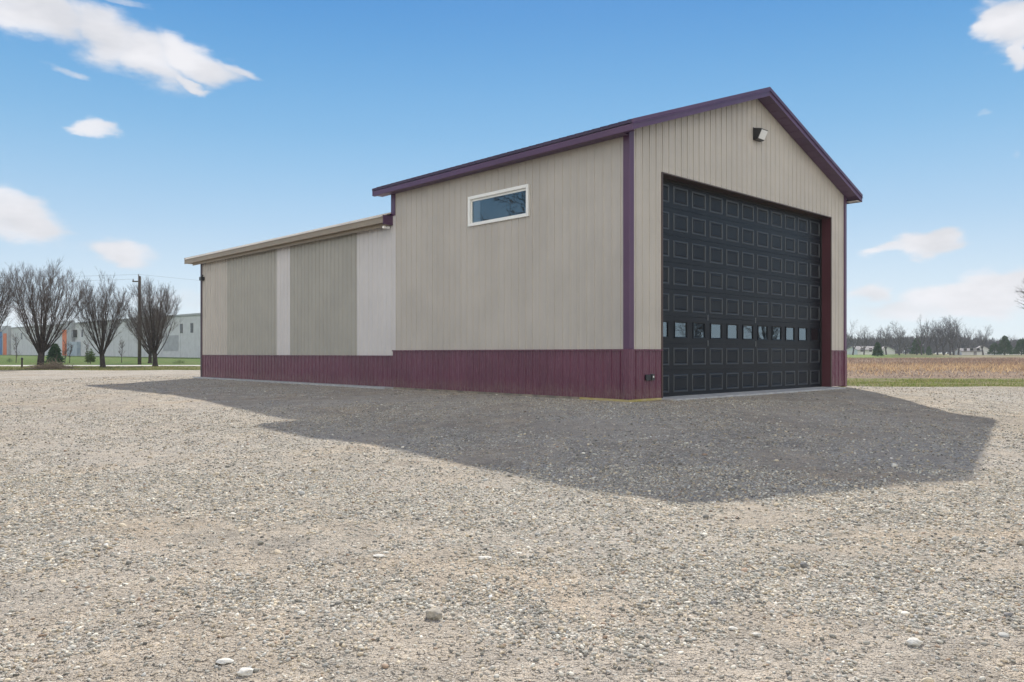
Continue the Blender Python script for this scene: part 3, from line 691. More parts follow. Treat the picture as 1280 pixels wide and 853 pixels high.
# garage door: eight sections of eleven stamped panels, windows in the third from the bottom
gd = empty('garage_door', (0, JD, .0), 0, barn); tag(gd, 'black sectional garage door with one row of small windows')
NC, NR = 11, 8; cw = (T1-T0)/NC; sh = (HD-.03)/NR
for r in range(NR):
    mb = MB(); z0 = .02+r*sh; z1 = z0+sh-.006
    for c in range(NC):
        x0 = T0+c*cw; x1 = x0+cw
        pw, ph = (.56, .385) if r != 2 else (.50, .37)
        xm, zm = (x0+x1)/2, (z0+z1)/2
        rect = lambda i, y: [(xm-pw/2+i, y, zm-ph/2+i), (xm+pw/2-i, y, zm-ph/2+i), (xm+pw/2-i, y, zm+ph/2-i), (xm-pw/2+i, y, zm+ph/2-i)]
        outer = [(x0, 0, z0), (x1, 0, z0), (x1, 0, z1), (x0, 0, z1)]
        rings = [outer, rect(0, 0)]
        if r != 2:
            rings += [rect(.010, -.010), rect(.026, -.010), rect(.038, .004), rect(.058, .004), rect(.075, -.004), rect(.10, .0)]
        else:
            rings += [rect(-.0, -.016), rect(.022, -.012), rect(.030, .014)]
        for A, B in zip(rings[:-1], rings[1:]):
            for i in range(4): mb.quad(A[i], A[(i+1) % 4], B[(i+1) % 4], B[i])
        if r != 2: mb.quad(*rings[-1])
        else:
            g = MB(); q = rect(.028, .010); g.quad(*q); g.build('window_pane', M['door_glass'], gd)
            if c == 0:
                bk = MB()
    # returns between the sections
    nbead = len(mb.f)
    mb.quad((T0, 0, z0), (T0, .03, z0), (T1, .03, z0), (T1, 0, z0)); mb.quad((T0, 0, z1), (T1, 0, z1), (T1, .03, z1), (T0, .03, z1))
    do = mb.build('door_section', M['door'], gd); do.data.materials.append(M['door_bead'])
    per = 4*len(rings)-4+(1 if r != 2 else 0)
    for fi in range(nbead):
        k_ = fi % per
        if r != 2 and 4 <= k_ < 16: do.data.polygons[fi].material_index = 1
mb = MB(); mb.box(T0-.1, T1+.1, .06, .09, -.02, HD+.1); mb.build('door_backing', M['seal'], gd)
HGM = mat('galvanised_steel', (.30, .31, .32), .4, .6)
for (x, z) in ((T0+cw*3, 2*sh+.02), (T0+cw*6, 2*sh+.02)):
    for q in (z-.06, z+sh-.06): mb = MB(); mb.box(x-.006, x+.006, -.010, -.001, q, q+.13); mb.build('hinge_plate', HGM, gd)
# side window
wb = empty('window', (0, 0, 0), 0, barn)
b0, b1, z0, z1 = WIN
mb = MB(); fw = .075
for bx in ((b0-.02, b1+.02, z1-fw+.02, z1+.02), (b0-.02, b1+.02, z0-.02, z0+fw-.02), (b0-.02, b0+fw-.02, z0+fw-.02, z1-fw+.02), (b1-fw+.02, b1+.02, z0+fw-.02, z1-fw+.02)):
    mb.box(-.048, .03, bx[0], bx[1], bx[2], bx[3])
mb.build('frame', M['white'], wb, bevel=.004)
mb = MB(); mb.box(.004, .03, b0+fw-.02, b1-fw+.02, z1-fw-.03, z1-fw+.019); mb.box(.004, .03, b1-fw-.01, b1-fw+.019, z0+fw-.02, z1-fw-.03); mb.build('sash', M['white'], wb, bevel=.003)
mb = MB(); mb.quad((.012, b0+.04, z0+.04), (.012, b0+.04, z1-.04), (.012, b1-.04, z1-.04), (.012, b1-.04, z0+.04)); mb.build('pane', M['glass'], wb)
mb = MB(); mb.box(.06, .075, b1-.32, b1-.05, z0+.0, z1); mb.build('blind', M['white'], wb)
mb = MB(); mb.box(.05, .12, b0+.05, b0+.20, z0+.045, z0+.22); mb.build('jar_on_sill', M['white'], wb, bevel=.03)
mb = MB(); mb.box(.6, .62, b0-.2, b1+.2, z0-.4, z1+.3); mb.box(.0, .6, b0-.02, b0, z0, z1); mb.build('inner_lining', mat('dim_interior_board', (.10, .10, .10), .9), wb)
# floodlight high on the gable (wall pack)
wl_ = empty('wall_light', (0, 0, 0), 0, barn)
lx, lz = 4.98, 6.30
mb = MB()
mb.box(lx-.17, lx+.17, -.035, -.02, lz-.14, lz+.16)
pf = [(-.035, .15), (-.24, .10), (-.24, .085), (-.13, -.135), (-.035, -.135)]       # side outline (depth, height)
n = len(pf); i0 = len(mb.v)
for sx_ in (-.165, .165): mb.v += [(lx+sx_, y, lz+z) for y, z in pf]
mb.f.append(tuple(i0+k for k in range(n))); mb.f.append(tuple(i0+n+k for k in range(n))[::-1])
for k in range(n): mb.f.append((i0+k, i0+n+k, i0+n+(k+1) % n, i0+(k+1) % n))
mb.build('housing', M['black_plastic'], wl_, bevel=.006)
mb = MB(); ya, za, yb_, zb_ = -.236-.004, .075, -.137-.004, -.115
mb.hexa([(lx-.13, ya+.03, lz+za), (lx+.145, ya+.03, lz+za), (lx+.145, yb_+.03, lz+zb_), (lx-.13, yb_+.03, lz+zb_), (lx-.13, ya-.006, lz+za), (lx+.145, ya-.006, lz+za), (lx+.145, yb_-.010, lz+zb_), (lx-.13, yb_-.010, lz+zb_)])
mb.build('lens', M['lens'], wl_)
# keypad box by the door, small lamp at the far end of the wing
kb = empty('keypad_box', (0, 0, 0), 0, barn)
mb = MB(); mb.box(.50, .66, -.055, -.02, .42, .54); mb.build('housing', M['black_plastic'], kb, bevel=.006)
mb = MB(); mb.box(.69, .80, -.05, -.02, .42, .55); mb.build('cover', M['black_plastic'], kb, bevel=.006)
mb = MB(); mb.box(.725, .765, -.062, -.0501, .47, .51); mb.build('knob', M['white'], kb, bevel=.01)
mb = MB(); mb.box(-.16, -.02, L2-.35, L2-.15, 3.83, 3.97); mb.tube([(-.1, L2-.25, 3.97), (-.05, L2-.25, 4.05)], [.03, .03], 6); mb.build('end_lamp', M['black_plastic'], barn, bevel=.01)

# ------------------------------------------------------------------ stones one can point at
def stone(name, label, px, py, wpx, mt, sq=.6, seed=0, group=None):
    # depth from the row it lies on
    lo, hi = 2., 40.
    for _ in range(40):
        m_ = (lo+hi)/2; X = (px-640)/F*m_
        y = YH+F*(CAMZ-hz(X, m_)-float(relief_at(X, m_)))/m_
        if y > py: lo = m_
        else: hi = m_
    Z = (lo+hi)/2; X = (px-640)/F*Z; w = wpx/F*Z/2
    v, f = ico(3); rg = np.random.default_rng(seed); d3 = np.array([mnoise.noise(Vector(p)*8+Vector((0, 0, seed))) for p in v])
    pl = rg.normal(size=(14, 3)); pl /= np.linalg.norm(pl, axis=1)[:, None]
    for q_ in pl: t_ = v@q_; v = v-np.outer(np.maximum(t_-.80, 0), q_)
    d = np.array([mnoise.noise(Vector(p)*1.3+Vector((seed*3.1, 0, 0))) for p in v]); d2 = np.array([mnoise.noise(Vector(p)*3.5+Vector((0, seed, 0))) for p in v])
    v = v*(1+.24*d+.10*d2+.03*d3)[:, None]
    v = v*np.array([w, w*.75, w*sq])
    o = np_mesh(name, v, f, mt, 3, True); o.location = (X, Z, hz(X, Z)+float(relief_at(X, Z))+w*sq*.45); o.rotation_euler = (0, 0, rg.random()*.6-.3)
    return tag(o, label, 'stone', 'stones lying on the gravel')
STN = [('rounded brown field stone, largest in the foreground gravel, left of centre', 543, 772, 25, 'rock', .62),
       ('long flat white stone at the bottom left, nearer the left edge of the pair', 281, 828, 21, 'rock_pale', .3),
       ('broad pale stone low at the bottom left, right one of the pair', 307, 842, 23, 'rock_pale', .42),
       ('flat white chip in the middle foreground, right of the pale square chip', 606, 698, 17, 'rock_pale', .22),
       ('pale square chip in the left middle foreground', 473, 696, 16, 'rock_pale', .24),
       ('white stone lying inside the barn shadow in front of the door', 1118, 583, 9, 'rock_pale', .6),
       ('grey rounded stone at the far right edge of the gravel', 1277, 681, 13, 'rock', .7),
       ('pale pointed stone in the lower right gravel, the biggest stone there', 1142, 806, 22, 'rock_pale', .5),
       ('small dark stone at the lower right, above the bottom corner', 1260, 770, 11, 'rock_grey', .6),
       ('rounded white stone in the lower right foreground, right one of two close together', 945, 795, 12, 'rock_pale', .5),
       ('flat white stone in the lower right foreground, left one of two close together', 916, 787, 13, 'rock_pale', .35),
       ('dark stone in the right middle foreground, between the barn shadow and the pale stones', 1005, 708, 11, 'rock_grey', .6),
       ('dark rounded stone left of the right middle foreground dark one', 893, 755, 9, 'rock_grey', .65)]
for k, (lb, x, y, w, mt, sq) in enumerate(STN): stone('stone', lb, x, y, w, M[mt], sq, k+1)

# ------------------------------------------------------------------ plants
def rdir(d, ang, rg):
    d = d.normalized(); a = Vector((rg.gauss(0, 1), rg.gauss(0, 1), rg.gauss(0, 1))); p = (a-d*a.dot(d)).normalized()
    return (d*math.cos(ang)+p*math.sin(ang)).normalized()
def limb(mb, p, d, ln, r, segs, up, wob, rg, n, tip=.25):
    pts = [p.copy()]; rad = [r]; q = p.copy(); dd = d.copy()
    for k in range(segs):
        dd = (dd+Vector((0, 0, up))+Vector((rg.gauss(0, wob), rg.gauss(0, wob), rg.gauss(0, wob)))).normalized()
        q = q+dd*ln/segs; pts.append(q.copy()); rad.append(r*(1-(1-tip)*(k+1)/segs))
    mb.tube(pts, rad, n, cap=False)
    return pts, rad, dd
def pear_tree(seed, H=9.5, spread=3.5, dens=1.):
    """upright fan of many leaders from a short trunk, like the street trees in the photo"""
    rg = random.Random(seed); T = MB(); C = MB()
    th = H*.15
    pts, rad, _ = limb(T, Vector((0, 0, -.15)), Vector((0, 0, 1)), th+.15, .33, 4, .1, .03, rg, 9, .8)
    T.tube([(0, 0, -.2), (0, 0, .25)], [.46, .33], 9, False)
    top = pts[-1]; nl = 26
    for k in range(nl):
        a = 2*math.pi*k/nl*2.4+rg.random()*.5; tl = R(4+50*((k+.5)/nl)**.9+rg.gauss(0, 3))
        d = Vector((math.cos(a)*math.sin(tl), math.sin(a)*math.sin(tl), math.cos(tl)))
        reach = (H-th)*(1.02-.20*(tl/R(57))**1.5)*(.90+.12*rg.random())
        st = top-Vector((0, 0, rg.random()*th*.4))
        P_, R_, _ = limb(T, st, d, reach*.90, .088*(1-.3*(k/nl)), 9, .088 if tl > .3 else .015, .045, rg, 5, .12)
        for j in range(2, 10):
            for rep in range(3 if j > 4 else 2):
                t = (j+rg.random())/10; i = min(int(t*9), 8); f = t*9-i
                q = P_[i].lerp(P_[i+1], min(f, 1)); dd = (P_[i+1]-P_[i]).normalized()
                l2 = H*.23*(1.1-t*.55)*(.6+.7*rg.random()); r2 = max(.010, R_[i]*.34)
                d2 = rdir(dd, R(rg.uniform(16, 36)), rg)
                Q, RR, _ = limb(C, q, d2, l2, r2, 5, .10, .06, rg, 3, .3)
                for m_ in range(int((5 if t > .4 else 2)*dens)):
                    u = rg.uniform(.2, .98); i2 = min(int(u*5), 4); q3 = Q[i2].lerp(Q[i2+1], u*5-i2)
                    d3 = rdir((Q[i2+1]-Q[i2]), R(rg.uniform(15, 38)), rg); l3 = H*.085*(.5+.8*rg.random())
                    P3, _, _ = limb(C, q3, d3, l3, .0085, 3, .12, .07, rg, 3, .5)
                    for z in range(2):
                        u3 = rg.uniform(.2, .9); i3 = min(int(u3*3), 2)
                        limb(C, P3[i3], rdir(P3[i3+1]-P3[i3], R(28), rg), l3*.5, .006, 2, .08, .08, rg, 3, .6)
    return T, C
def oak_tree(seed, H=11, dens=1., wide=.5):
    rg = random.Random(seed); T = MB(); C = MB(); th = H*rg.uniform(.16, .24)
    pts, rad, _ = limb(T, Vector((0, 0, -.2)), Vector((rg.gauss(0, .05), rg.gauss(0, .05), 1)), th+.2, H*.026, 4, .05, .05, rg, 7, .75)
    def rec(p, d, ln, r, lev):
        mb = T if lev < 2 else C
        Q, RR, de = limb(mb, p, d, ln, r, 4 if lev < 3 else 3, .10 if lev < 3 else .05, .09, rg, (6, 5, 4, 3, 3)[lev], .4)
        if lev == 4: return
        nb = int((5, 6, 5, 4)[lev]*dens)
        for k in range(nb):
            u = .25+.75*(k+rg.random()*.6)/nb; n = len(Q)-1; i = min(int(u*n), n-1)
            q = Q[i].lerp(Q[i+1], min(1, u*n-i))
            rec(q, rdir(Q[i+1]-Q[i], R(rg.uniform(18, 46)), rg), ln*rg.uniform(.45, .66), max(.012, r*(.50-.12*u)), lev+1)
    for k in range(5):
        a = 2*math.pi*k/5+rg.random(); tl = R(rg.uniform(14, 44)) if k else R(6)
        rec(pts[-1]-Vector((0, 0, rg.random()*th*.2)), Vector((math.cos(a)*math.sin(tl), math.sin(a)*math.sin(tl), math.cos(tl))), H*(.42 if k else .50), H*.013, 0 if k < 1 else 1)
    return T, C
def make_tree(name, gen, mt, mc, label, cat, group=None):
    T, C = gen; o = empty(name); tag(o, label, cat, group)
    T.build('trunk', mt, o, smooth=True); C.build('crown', mc, o)
    return o
def copy_tree(o, label, group=None):
    r = o.copy(); COL.objects.link(r)
    for ch in [c for c in bpy.data.objects if c.parent == o]:
        c = ch.copy(); COL.objects.link(c); c.parent = r
    r['label'] = label
    if group: r['group'] = group
    return r
def place(o, loc, sc=1., rz=0, szx=1.):
    o.location = loc; o.scale = (sc*szx, sc*szx, sc); o.rotation_euler = (0, 0, rz); return o

PG = 'bare street trees along the verge'
pA = make_tree('bare_tree', pear_tree(3), M['bark'], M['twig'], 'largest bare fan-shaped tree on the verge beside the brush pile', 'tree', PG)
pB = make_tree('bare_tree', pear_tree(12, 9.5, 3.2), M['bark'], M['twig'], 'bare oval tree between the largest tree and the twin-trunk pair', 'tree', PG)
place(pA, at(50.5, 62.8), .925, 0.3, .92)
place(pB, at(128.5, 68.8), .84, 1.1, .84)
t = copy_tree(pA, 'bare tree nearest the barn, in front of the thinner tree beside the utility pole', PG); place(t, at(194, 72.5), .86, 2.2, .84)
t = copy_tree(pB, 'thinner bare tree standing behind the one nearest the barn, across the road', PG); place(t, at(187.5, 91), .72, 2.9, .9)
t = copy_tree(pB, 'bare tree cut off by the left edge of the picture', PG); place(t, at(-26, 62), .86, 4., .98)
t = copy_tree(pA, 'bare tree on the verge farther out past the left edge', PG); place(t, at(-120, 58), .85, 4.5, .98)

def foliage(mb, rg, cx, cy, cz, rx, rz, n, size, cone=False):
    for _ in range(n):
        if cone:
            t = rg.random()**.75; z = (1-t)
            lay = 1-.22*((z*9) % 1)
            a = rg.random()*2*math.pi; rr = (.12+.88*t**.75)*lay*rx*math.sqrt(rg.random()**.5)*(1+.12*rg.gauss(0, 1))*(1+.45*mnoise.noise(Vector((math.cos(a)*1.3, math.sin(a)*1.3, z*4+rx*7))))
            p = Vector((cx+rr*math.cos(a), cy+rr*math.sin(a), cz+z*rz)); o = Vector((math.cos(a), math.sin(a), -.25))
        else:
            o = Vector((rg.gauss(0, 1), rg.gauss(0, 1), rg.gauss(0, 1))).normalized(); rr = rg.random()**.35*(1+.15*rg.gauss(0, 1))
            p = Vector((cx+o.x*rx*rr, cy+o.y*rx*rr, cz+abs(o.z)*rz*rr))
        o = (o+Vector((rg.gauss(0, .5), rg.gauss(0, .5), rg.gauss(0, .5)))).normalized(); s_ = o.cross(Vector((rg.gauss(0, 1), rg.gauss(0, 1), rg.gauss(0, 1)))).normalized()
        L = size*(.6+.9*rg.random())
        mb.tri(tuple(p-s_*L*.28), tuple(p+s_*L*.28), tuple(p+o*L))
def conifer(label, loc, H, rx, seed, n=3500, mt='needle', cone=True, name='evergreen_tree', group=None):
    rg = random.Random(seed); o = empty(name, loc); tag(o, label, 'evergreen' if cone else 'shrub', group)
    T = MB(); T.tube([(0, 0, -.1), (0, 0, H*.5), (0, 0, H*.93)], [H*.03, H*.018, .005], 6); T.build('trunk', M['bark'], o)
    C = MB(); foliage(C, rg, 0, 0, H*.06 if cone else H*.12, rx, H*.94, n, H*.085, cone); C.build('crown', M[mt], o)
    return o
conifer('young dark green spruce between the two left bare trees', at(68.5, 91), 2.25, .88, 1)
conifer('small yellow-green round shrub left of the middle bare tree', at(113, 88), 1.35, .5, 2, 1400, 'leaf', False, 'shrub')
conifer('low wide shrub on the lawn just left of the barn', at(224, 84), .42, .65, 3, 900, 'leaf', False, 'shrub')
conifer('tiny dark shrub beside the pale post at the far left lawn', at(12, 96), .5, .35, 4, 500, 'needle', False, 'shrub')
conifer('dark bushy evergreen standing alone in the green strip past the barn', at(1097, 186), 3.3, 1.15, 5, 2600, 'needle', True)
# saplings
def sapling(label, loc, H, seed, group=None):
    rg = random.Random(seed); o = empty('sapling', loc); tag(o, label, 'sapling', group); T = MB(); C = MB()
    P_, _, _ = limb(T, Vector((0, 0, -.1)), Vector((0, 0, 1)), H, .045, 5, 0, .03, rg, 5, .3)
    for k in range(26):
        i = rg.randrange(1, 5); q = P_[i].lerp(P_[i+1], rg.random()); Q, _, _ = limb(C, q, rdir(Vector((0, 0, 1)), R(rg.uniform(25, 50)), rg), H*.3, .018, 3, .1, .08, rg, 3, .4)
        for z in range(3): limb(C, Q[rg.randrange(1, 3)], rdir(Vector((0, 0, 1)), R(40), rg), H*.13, .01, 2, .05, .1, rg, 3, .5)
    T.build('trunk', M['bark'], o); C.build('crown', M['twig'], o); return o
SG = 'young leafless saplings on the lawn'
sapling('leafless sapling on the left lawn, nearest the left edge', at(20, 95), 3.2, 1, SG)
sapling('leafless sapling beside the orange wall panel, left one of two', at(81, 93), 2.3, 2, SG)
sapling('leafless sapling beside the orange wall panel, right one of two', at(87, 93), 2.0, 3, SG)
sapling('wide leafless bush between the middle bare tree and the utility pole', at(152, 96), 2.6, 4, SG)
sapling('slim leafless sapling behind the small round shrub', at(110, 90), 2.2, 5, SG)

# post, brush pile
po = empty('marker_post', at(27.5, 66.5)); tag(po, 'short dark wooden post on the verge left of the largest tree', 'post')
mb = MB(); mb.tube([(0, 0, -.1), (0, 0, .72)], [.075, .07], 7); mb.build('shaft', M['pole'], po); mb = MB(); mb.tube([(0, 0, .72), (0, 0, .80), (0, 0, .88)], [.10, .10, .04], 7); mb.build('cap', M['black_plastic'], po)
rg = random.Random(5); mb = MB(); bp = at(66, 62.3)
for k in range(420):
    t_ = rg.gauss(0, .75); hgt = .42*math.exp(-(t_/1.2)**2)
    p = Vector((bp.x+t_, bp.y+rg.gauss(0, .35), bp.z+rg.random()*hgt)); d = Vector((rg.gauss(0, 1), rg.gauss(0, .5), abs(rg.gauss(0, .25)))).normalized()
    limb(mb, p, d, rg.uniform(.3, .9), rg.uniform(.01, .03), 3, -.08, .12, rg, 3, .4)
tag(mb.build('brush_pile', M['brush'], None), 'heap of dead cut branches at the foot of the largest tree', 'brush pile')

# utility poles and wires
def utility_pole(px, Z, pytop, label, rz=0.):
    b = at(px, Z); o = empty('utility_pole', b, rz); tag(o, label, 'utility pole', 'utility poles along the road'); top = CAMZ+(YH-pytop)/F*Z-b.z
    mb = MB(); mb.tube([(0, 0, -.3), (0, 0, top*.5), (0, 0, top)], [.19, .165, .14], 9); mb.build('shaft', M['pole'], o, True)
    mb = MB(); mb.box(-.75, .10, -.06, .06, top-.62, top-.50); mb.build('crossarm', M['pole'], o)
    for (x, z) in ((-.68, top-.44), (-.1, top+.06)):
        i = MB(); i.tube([(x, 0, z-.08), (x, 0, z), (x, 0, z+.05), (x, 0, z+.16)], [.03, .09, .06, .05], 8); i.build('insulator', M['porcelain'], o)
    return b, top, o
b1_, t1_, _p = utility_pole(174.5, 84, 345.5, 'dark wooden utility pole rising behind the bare tree nearest the barn')
b0_, t0_, _p = utility_pole(-210, 84, 346, 'dark wooden utility pole far out past the left edge')
b2_, t2_, _p = utility_pole(900, 150, 388, 'dark wooden utility pole hidden behind the barn')
def wire(a, b, sag, label):
    mb = MB(); pts = []
    for k in range(25):
        t_ = k/24; p = a.lerp(b, t_); p.z -= sag*4*t_*(1-t_); pts.append(p)
    mb.tube(pts, [.009]*25, 3); tag(mb.build('power_line', M['wire'], None), label, 'wire', 'power lines by the road')
wire(Vector((b0_.x-.68, b0_.y, b0_.z+t0_-.3)), Vector((b1_.x-.68, b1_.y, b1_.z+t1_-.3)), .35, 'lower power line running left from the utility pole')
wire(Vector((b0_.x-.1, b0_.y, b0_.z+t0_+.2)), Vector((b1_.x-.1, b1_.y, b1_.z+t1_+.2)), .3, 'upper power line running left from the utility pole')
wire(Vector((b1_.x-.1, b1_.y, b1_.z+t1_+.2)), Vector((b2_.x-.1, b2_.y, b2_.z+t2_+.2)), 1.2, 'power line running right from the utility pole towards the barn')

# ------------------------------------------------------------------ warehouse on the left
wa = Vector((-174, 262, 0)); wb_ = Vector((-44, 139, 0)); wd = (wb_-wa); wlen = wd.length; wang = math.atan2(wd.y, wd.x)
wh = empty('warehouse', (wa.x, wa.y, .1), wang); tag(wh, 'long pale grey industrial warehouse with orange wall panels beyond the lawn', 'warehouse')
WHH = 8.45
def ws(px):                                # photo column -> distance along the warehouse front
    t = (px-640)/F
    return (t*wa.y-wa.x)/(math.cos(wang)-t*math.sin(wang))
mb = MB(); mb.box(0, wlen, 0, 50, -1, WHH); mb.build('wall', M['precast'], wh)
mb = MB(); mb.box(-.3, wlen+.3, -.25, 50.3, WHH, WHH+.35); mb.build('parapet', M['precast_dark'], wh)
mb = MB(); mb.box(ws(83), ws(94), -.9, 0, -1, WHH+.9); mb.build('entrance_bay', M['precast_dark'], wh)
mb = MB(); mb.box(ws(6), ws(14), -.9, 0, -1, WHH+.9); mb.build('entrance_bay', M['precast_dark'], wh)
mb = MB(); mb.box(ws(83), ws(88), -1.0, -.9, .3, 7.); mb.build('orange_panel', M['orange'], wh)
mb = MB(); mb.box(ws(8.5), ws(12.5), -1.0, -.9, .3, 7.); mb.build('orange_panel', M['orange'], wh)
mb = MB(); mb.box(ws(88.5), ws(101), -.95, -.0, -.6, 3.8); mb.build('glazed_front', noisy('bluish_glazing', (.25, .32, .40), (.33, .40, .47), 1, .3), wh)
for (x0, x1, h0, h1) in ((204, 223, 1.4, 4.6),): mb = MB(); mb.box(ws(x0), ws(x1), -.06, 0, h0, h1); mb.build('dock_panel', M['precast_dark'], wh)
for px_ in (27, 95.5, 103, 227, 240):
    s_ = ws(px_); mb = MB(); mb.box(s_-.55, s_+.55, -.08 if px_ != 95.5 else -.97, 0, 5.0, 6.9); mb.build('window', M['greywin'], wh)
for k in range(int(wlen/9)): mb = MB(); mb.box(k*9+2, k*9+2.08, -.03, 0, -1, WHH-.02); mb.build('wall_joint', M['precast_dark'], wh)
bl = empty('office_block', at(-16, 250), wang); tag(bl, 'blue clad building just left of the warehouse at the picture edge', 'building')
mb = MB(); mb.box(-14, 6.2, 0, 14, -1, 7.2); mb.build('wall', M['bluewall'], bl); mb = MB(); mb.box(-14.2, 6.3, -.2, 14.2, 7.2, 7.6); mb.build('parapet', M['precast'], bl)
for k in range(4):
    mb = MB(); mb.box(-12+k*4.6, -9+k*4.6, -.08, 0, 1.2, 3.2); mb.build('window', M['greywin'], bl)

# ------------------------------------------------------------------ right-hand background
OG_ = 'bare trees beyond the dry field'
protos = []
for k, (sd_, H_, dn) in enumerate(((21, 10, .95), (33, 10, 1.), (47, 10, 1.1), (58, 10, .9))):
    protos.append(make_tree('bare_oak', oak_tree(sd_, H_, dn), M['bark_far'], M['twig_far'], '', 'tree', OG_))
FT = [(1180, 244, 397, 1, 'slender bare tree just left of the tallest one in the clump'), (1192, 243, 396, 3, 'bare tree leaning behind the tallest one in the clump'), (1066, 235, 402, 0, 'bare tree right beside the barn wall beyond the field'), (1080, 250, 409, 1, 'small bare tree second from the barn wall, over the white roof'),
      (1095, 262, 410, 3, 'thin bare tree behind the dark evergreen in the green strip'), (1108, 240, 405, 2, 'mid-sized bare tree just right of the lone evergreen'),
      (1124, 232, 403, 1, 'broad forked bare tree right of the lone evergreen, left of the tall pair'), (1132, 260, 412, 3, 'low bare tree behind the broad forked one'),
      (1152, 236, 396, 0, 'tall bare tree, left one of the tall pair'), (1161, 246, 397, 2, 'tall bare tree, right one of the tall pair'),
      (1172, 250, 402, 1, 'bare tree at the left side of the densest clump'), (1188, 236, 394, 2, 'tallest and densest bare tree in the middle of the clump'),
      (1198, 252, 400, 0, 'bare tree at the right side of the densest clump'), (1210, 262, 408, 3, 'low bare tree sloping off the right end of the clump'),
      (1229, 238, 408, 1, 'open round bare tree standing over the white sheds'), (1265, 262, 417, 3, 'small bare tree between the far-right evergreens')]
for i, (px_, Z_, top_, k, lb) in enumerate(FT):
    o = protos[k] if k >= 0 and 'used' not in protos[k] else copy_tree(protos[k], lb, OG_)
    if o is protos[k]: protos[k]['used'] = 1
    o['label'] = lb; p = at(px_, Z_); Ht = CAMZ+(YH-top_)/F*Z_-p.z
    place(o, p, Ht/10.2, i*1.3, 1.1 if i not in (8, 9) else .85)
for o in bpy.data.objects:
    if 'used' in o: del o['used']
# the nearer tree whose twigs reach in at the right edge, and trees outside the frame that show in the panes
t = copy_tree(protos[0], 'bare tree just past the right edge, its outer twigs reaching into the picture'); place(t, at(1316, 70), 1.0, 2.6); t['group'] = 'bare trees beside the lot'
t = copy_tree(protos[1], 'bare tree left of the lot that shows mirrored in the barn window'); place(t, (-37, 16.6, -.4), 1.55, .5); t['group'] = 'bare trees beside the lot'
for k, (x, y, s_) in enumerate(((58, 27.5, .7), (70, 24, .8), (66, 36, .8))):
    t = copy_tree(protos[(k+2) % 4], ('bare tree right of the lot mirrored in the door windows, nearest one', 'bare tree right of the lot, middle one of three in a row', 'bare tree right of the lot, farthest of three')[k]); place(t, (x, y, -.4), s_, k*1.7); t['group'] = 'bare trees beside the lot'
EG = 'evergreens beyond the dry field'
conifer('tall pointed evergreen third from the right edge', at(1256, 236), 5.6, 2.1, 11, 2200, group=EG)
conifer('dark evergreen at the very right edge', at(1277, 240), 4.8, 2.6, 12, 2200, group=EG)
conifer('rounded dark evergreen beside the white sheds', at(1243, 240), 3.7, 2., 13, 1800, group=EG)
conifer('small dark evergreen at the foot of the tall pair of bare trees', at(1161, 225), 2.6, .9, 14, 900, group=EG)
conifer('dark evergreen at the foot of the broad forked tree', at(1146, 250), 5.2, 2.1, 15, 1400, group=EG)
# hazy far wood
n = 30000; rg_ = np.random.default_rng(4)
x = rg_.uniform(60, 420, n); y = rg_.uniform(300, 340, n); top = (2.2+5.5*fbm(x, y*0, .035, 4, 8)); hh = rg_.random(n)**.9*top
a = rg_.normal(0, .5, n); L = rg_.uniform(.8, 2.2, n); w = rg_.uniform(.10, .40, n)
z = height(x, y)+hh
p0 = np.stack([x-w, y, z], 1); p1 = np.stack([x+w, y+rg_.normal(0, .3, n), z], 1); p2 = np.stack([x+a, y, z+L], 1)
V = np.stack([p0, p1, p2], 1).reshape(-1, 3); np_ = np_mesh('distant_wood', V, np.arange(n*3).reshape(-1, 3), noisy('distant_wood_twigs', (.06, .065, .08), (.10, .10, .11), .2), 3)
tag(np_, 'dim wood along the horizon behind the bare trees', 'wood', kind='stuff')
x = x*0+rg_.uniform(-330, -60, n); y = rg_.uniform(300, 330, n)
# houses
def house(name, label, px, Z, w, d, h, rh, rz, grp=None, wins=3, mt='house_wall'):
    p = at(px, Z); o = empty(name, p, rz); tag(o, label, 'house', grp)
    mb = MB(); mb.box(-w/2, w/2, -d/2, d/2, -.5, h)
    for s_ in (-1, 1): mb.tri((s_*w/2, -d/2, h), (s_*w/2, d/2, h), (s_*w/2, 0, h+rh))
    mb.build('wall', M[mt], o)
    mb = MB(); e = .4
    for s_ in (-1, 1):
        z_ = h-rh*e/(d/2); mb.hexa([(-w/2-e, 0, h+rh), (w/2+e, 0, h+rh), (w/2+e, s_*(d/2+e), z_), (-w/2-e, s_*(d/2+e), z_), (-w/2-e, 0, h+rh+.15), (w/2+e, 0, h+rh+.15), (w/2+e, s_*(d/2+e), z_+.15), (-w/2-e, s_*(d/2+e), z_+.15)])
    mb.build('roof', M['house_roof'], o)
    for k in range(wins):
        x_ = -w/2+w*(k+.5)/wins; mb = MB(); mb.box(x_-.5, x_+.5, -d/2-.05, -d/2, .9, 2.); mb.build('window', M['greywin'], o)
    mb = MB(); mb.box(w*.1, w*.1+.95, -d/2-.06, -d/2, -.2, 2.); mb.build('door', M['house_roof'], o)
HG = 'houses beyond the dry field'
house('house', 'low white farmhouse with pale roof behind the lone evergreen', 1081, 262, 9, 7, 1.5, 1.1, .1, HG)
house('house', 'small white house gable-on right of the lone evergreen', 1107, 268, 4.5, 5, 1.4, 1.2, 1.3, HG, 2)
house('house', 'white shed with low roof under the open round tree', 1210, 258, 6, 5, 1.1, .8, -.1, HG)
house('house', 'small white gabled house beside the open round tree', 1227, 258, 4.2, 5, 1.3, 1.5, 1.2, HG, 2)
house('house', 'long low white building at the right edge', 1266, 262, 12, 7, 1.0, .8, .05, HG)

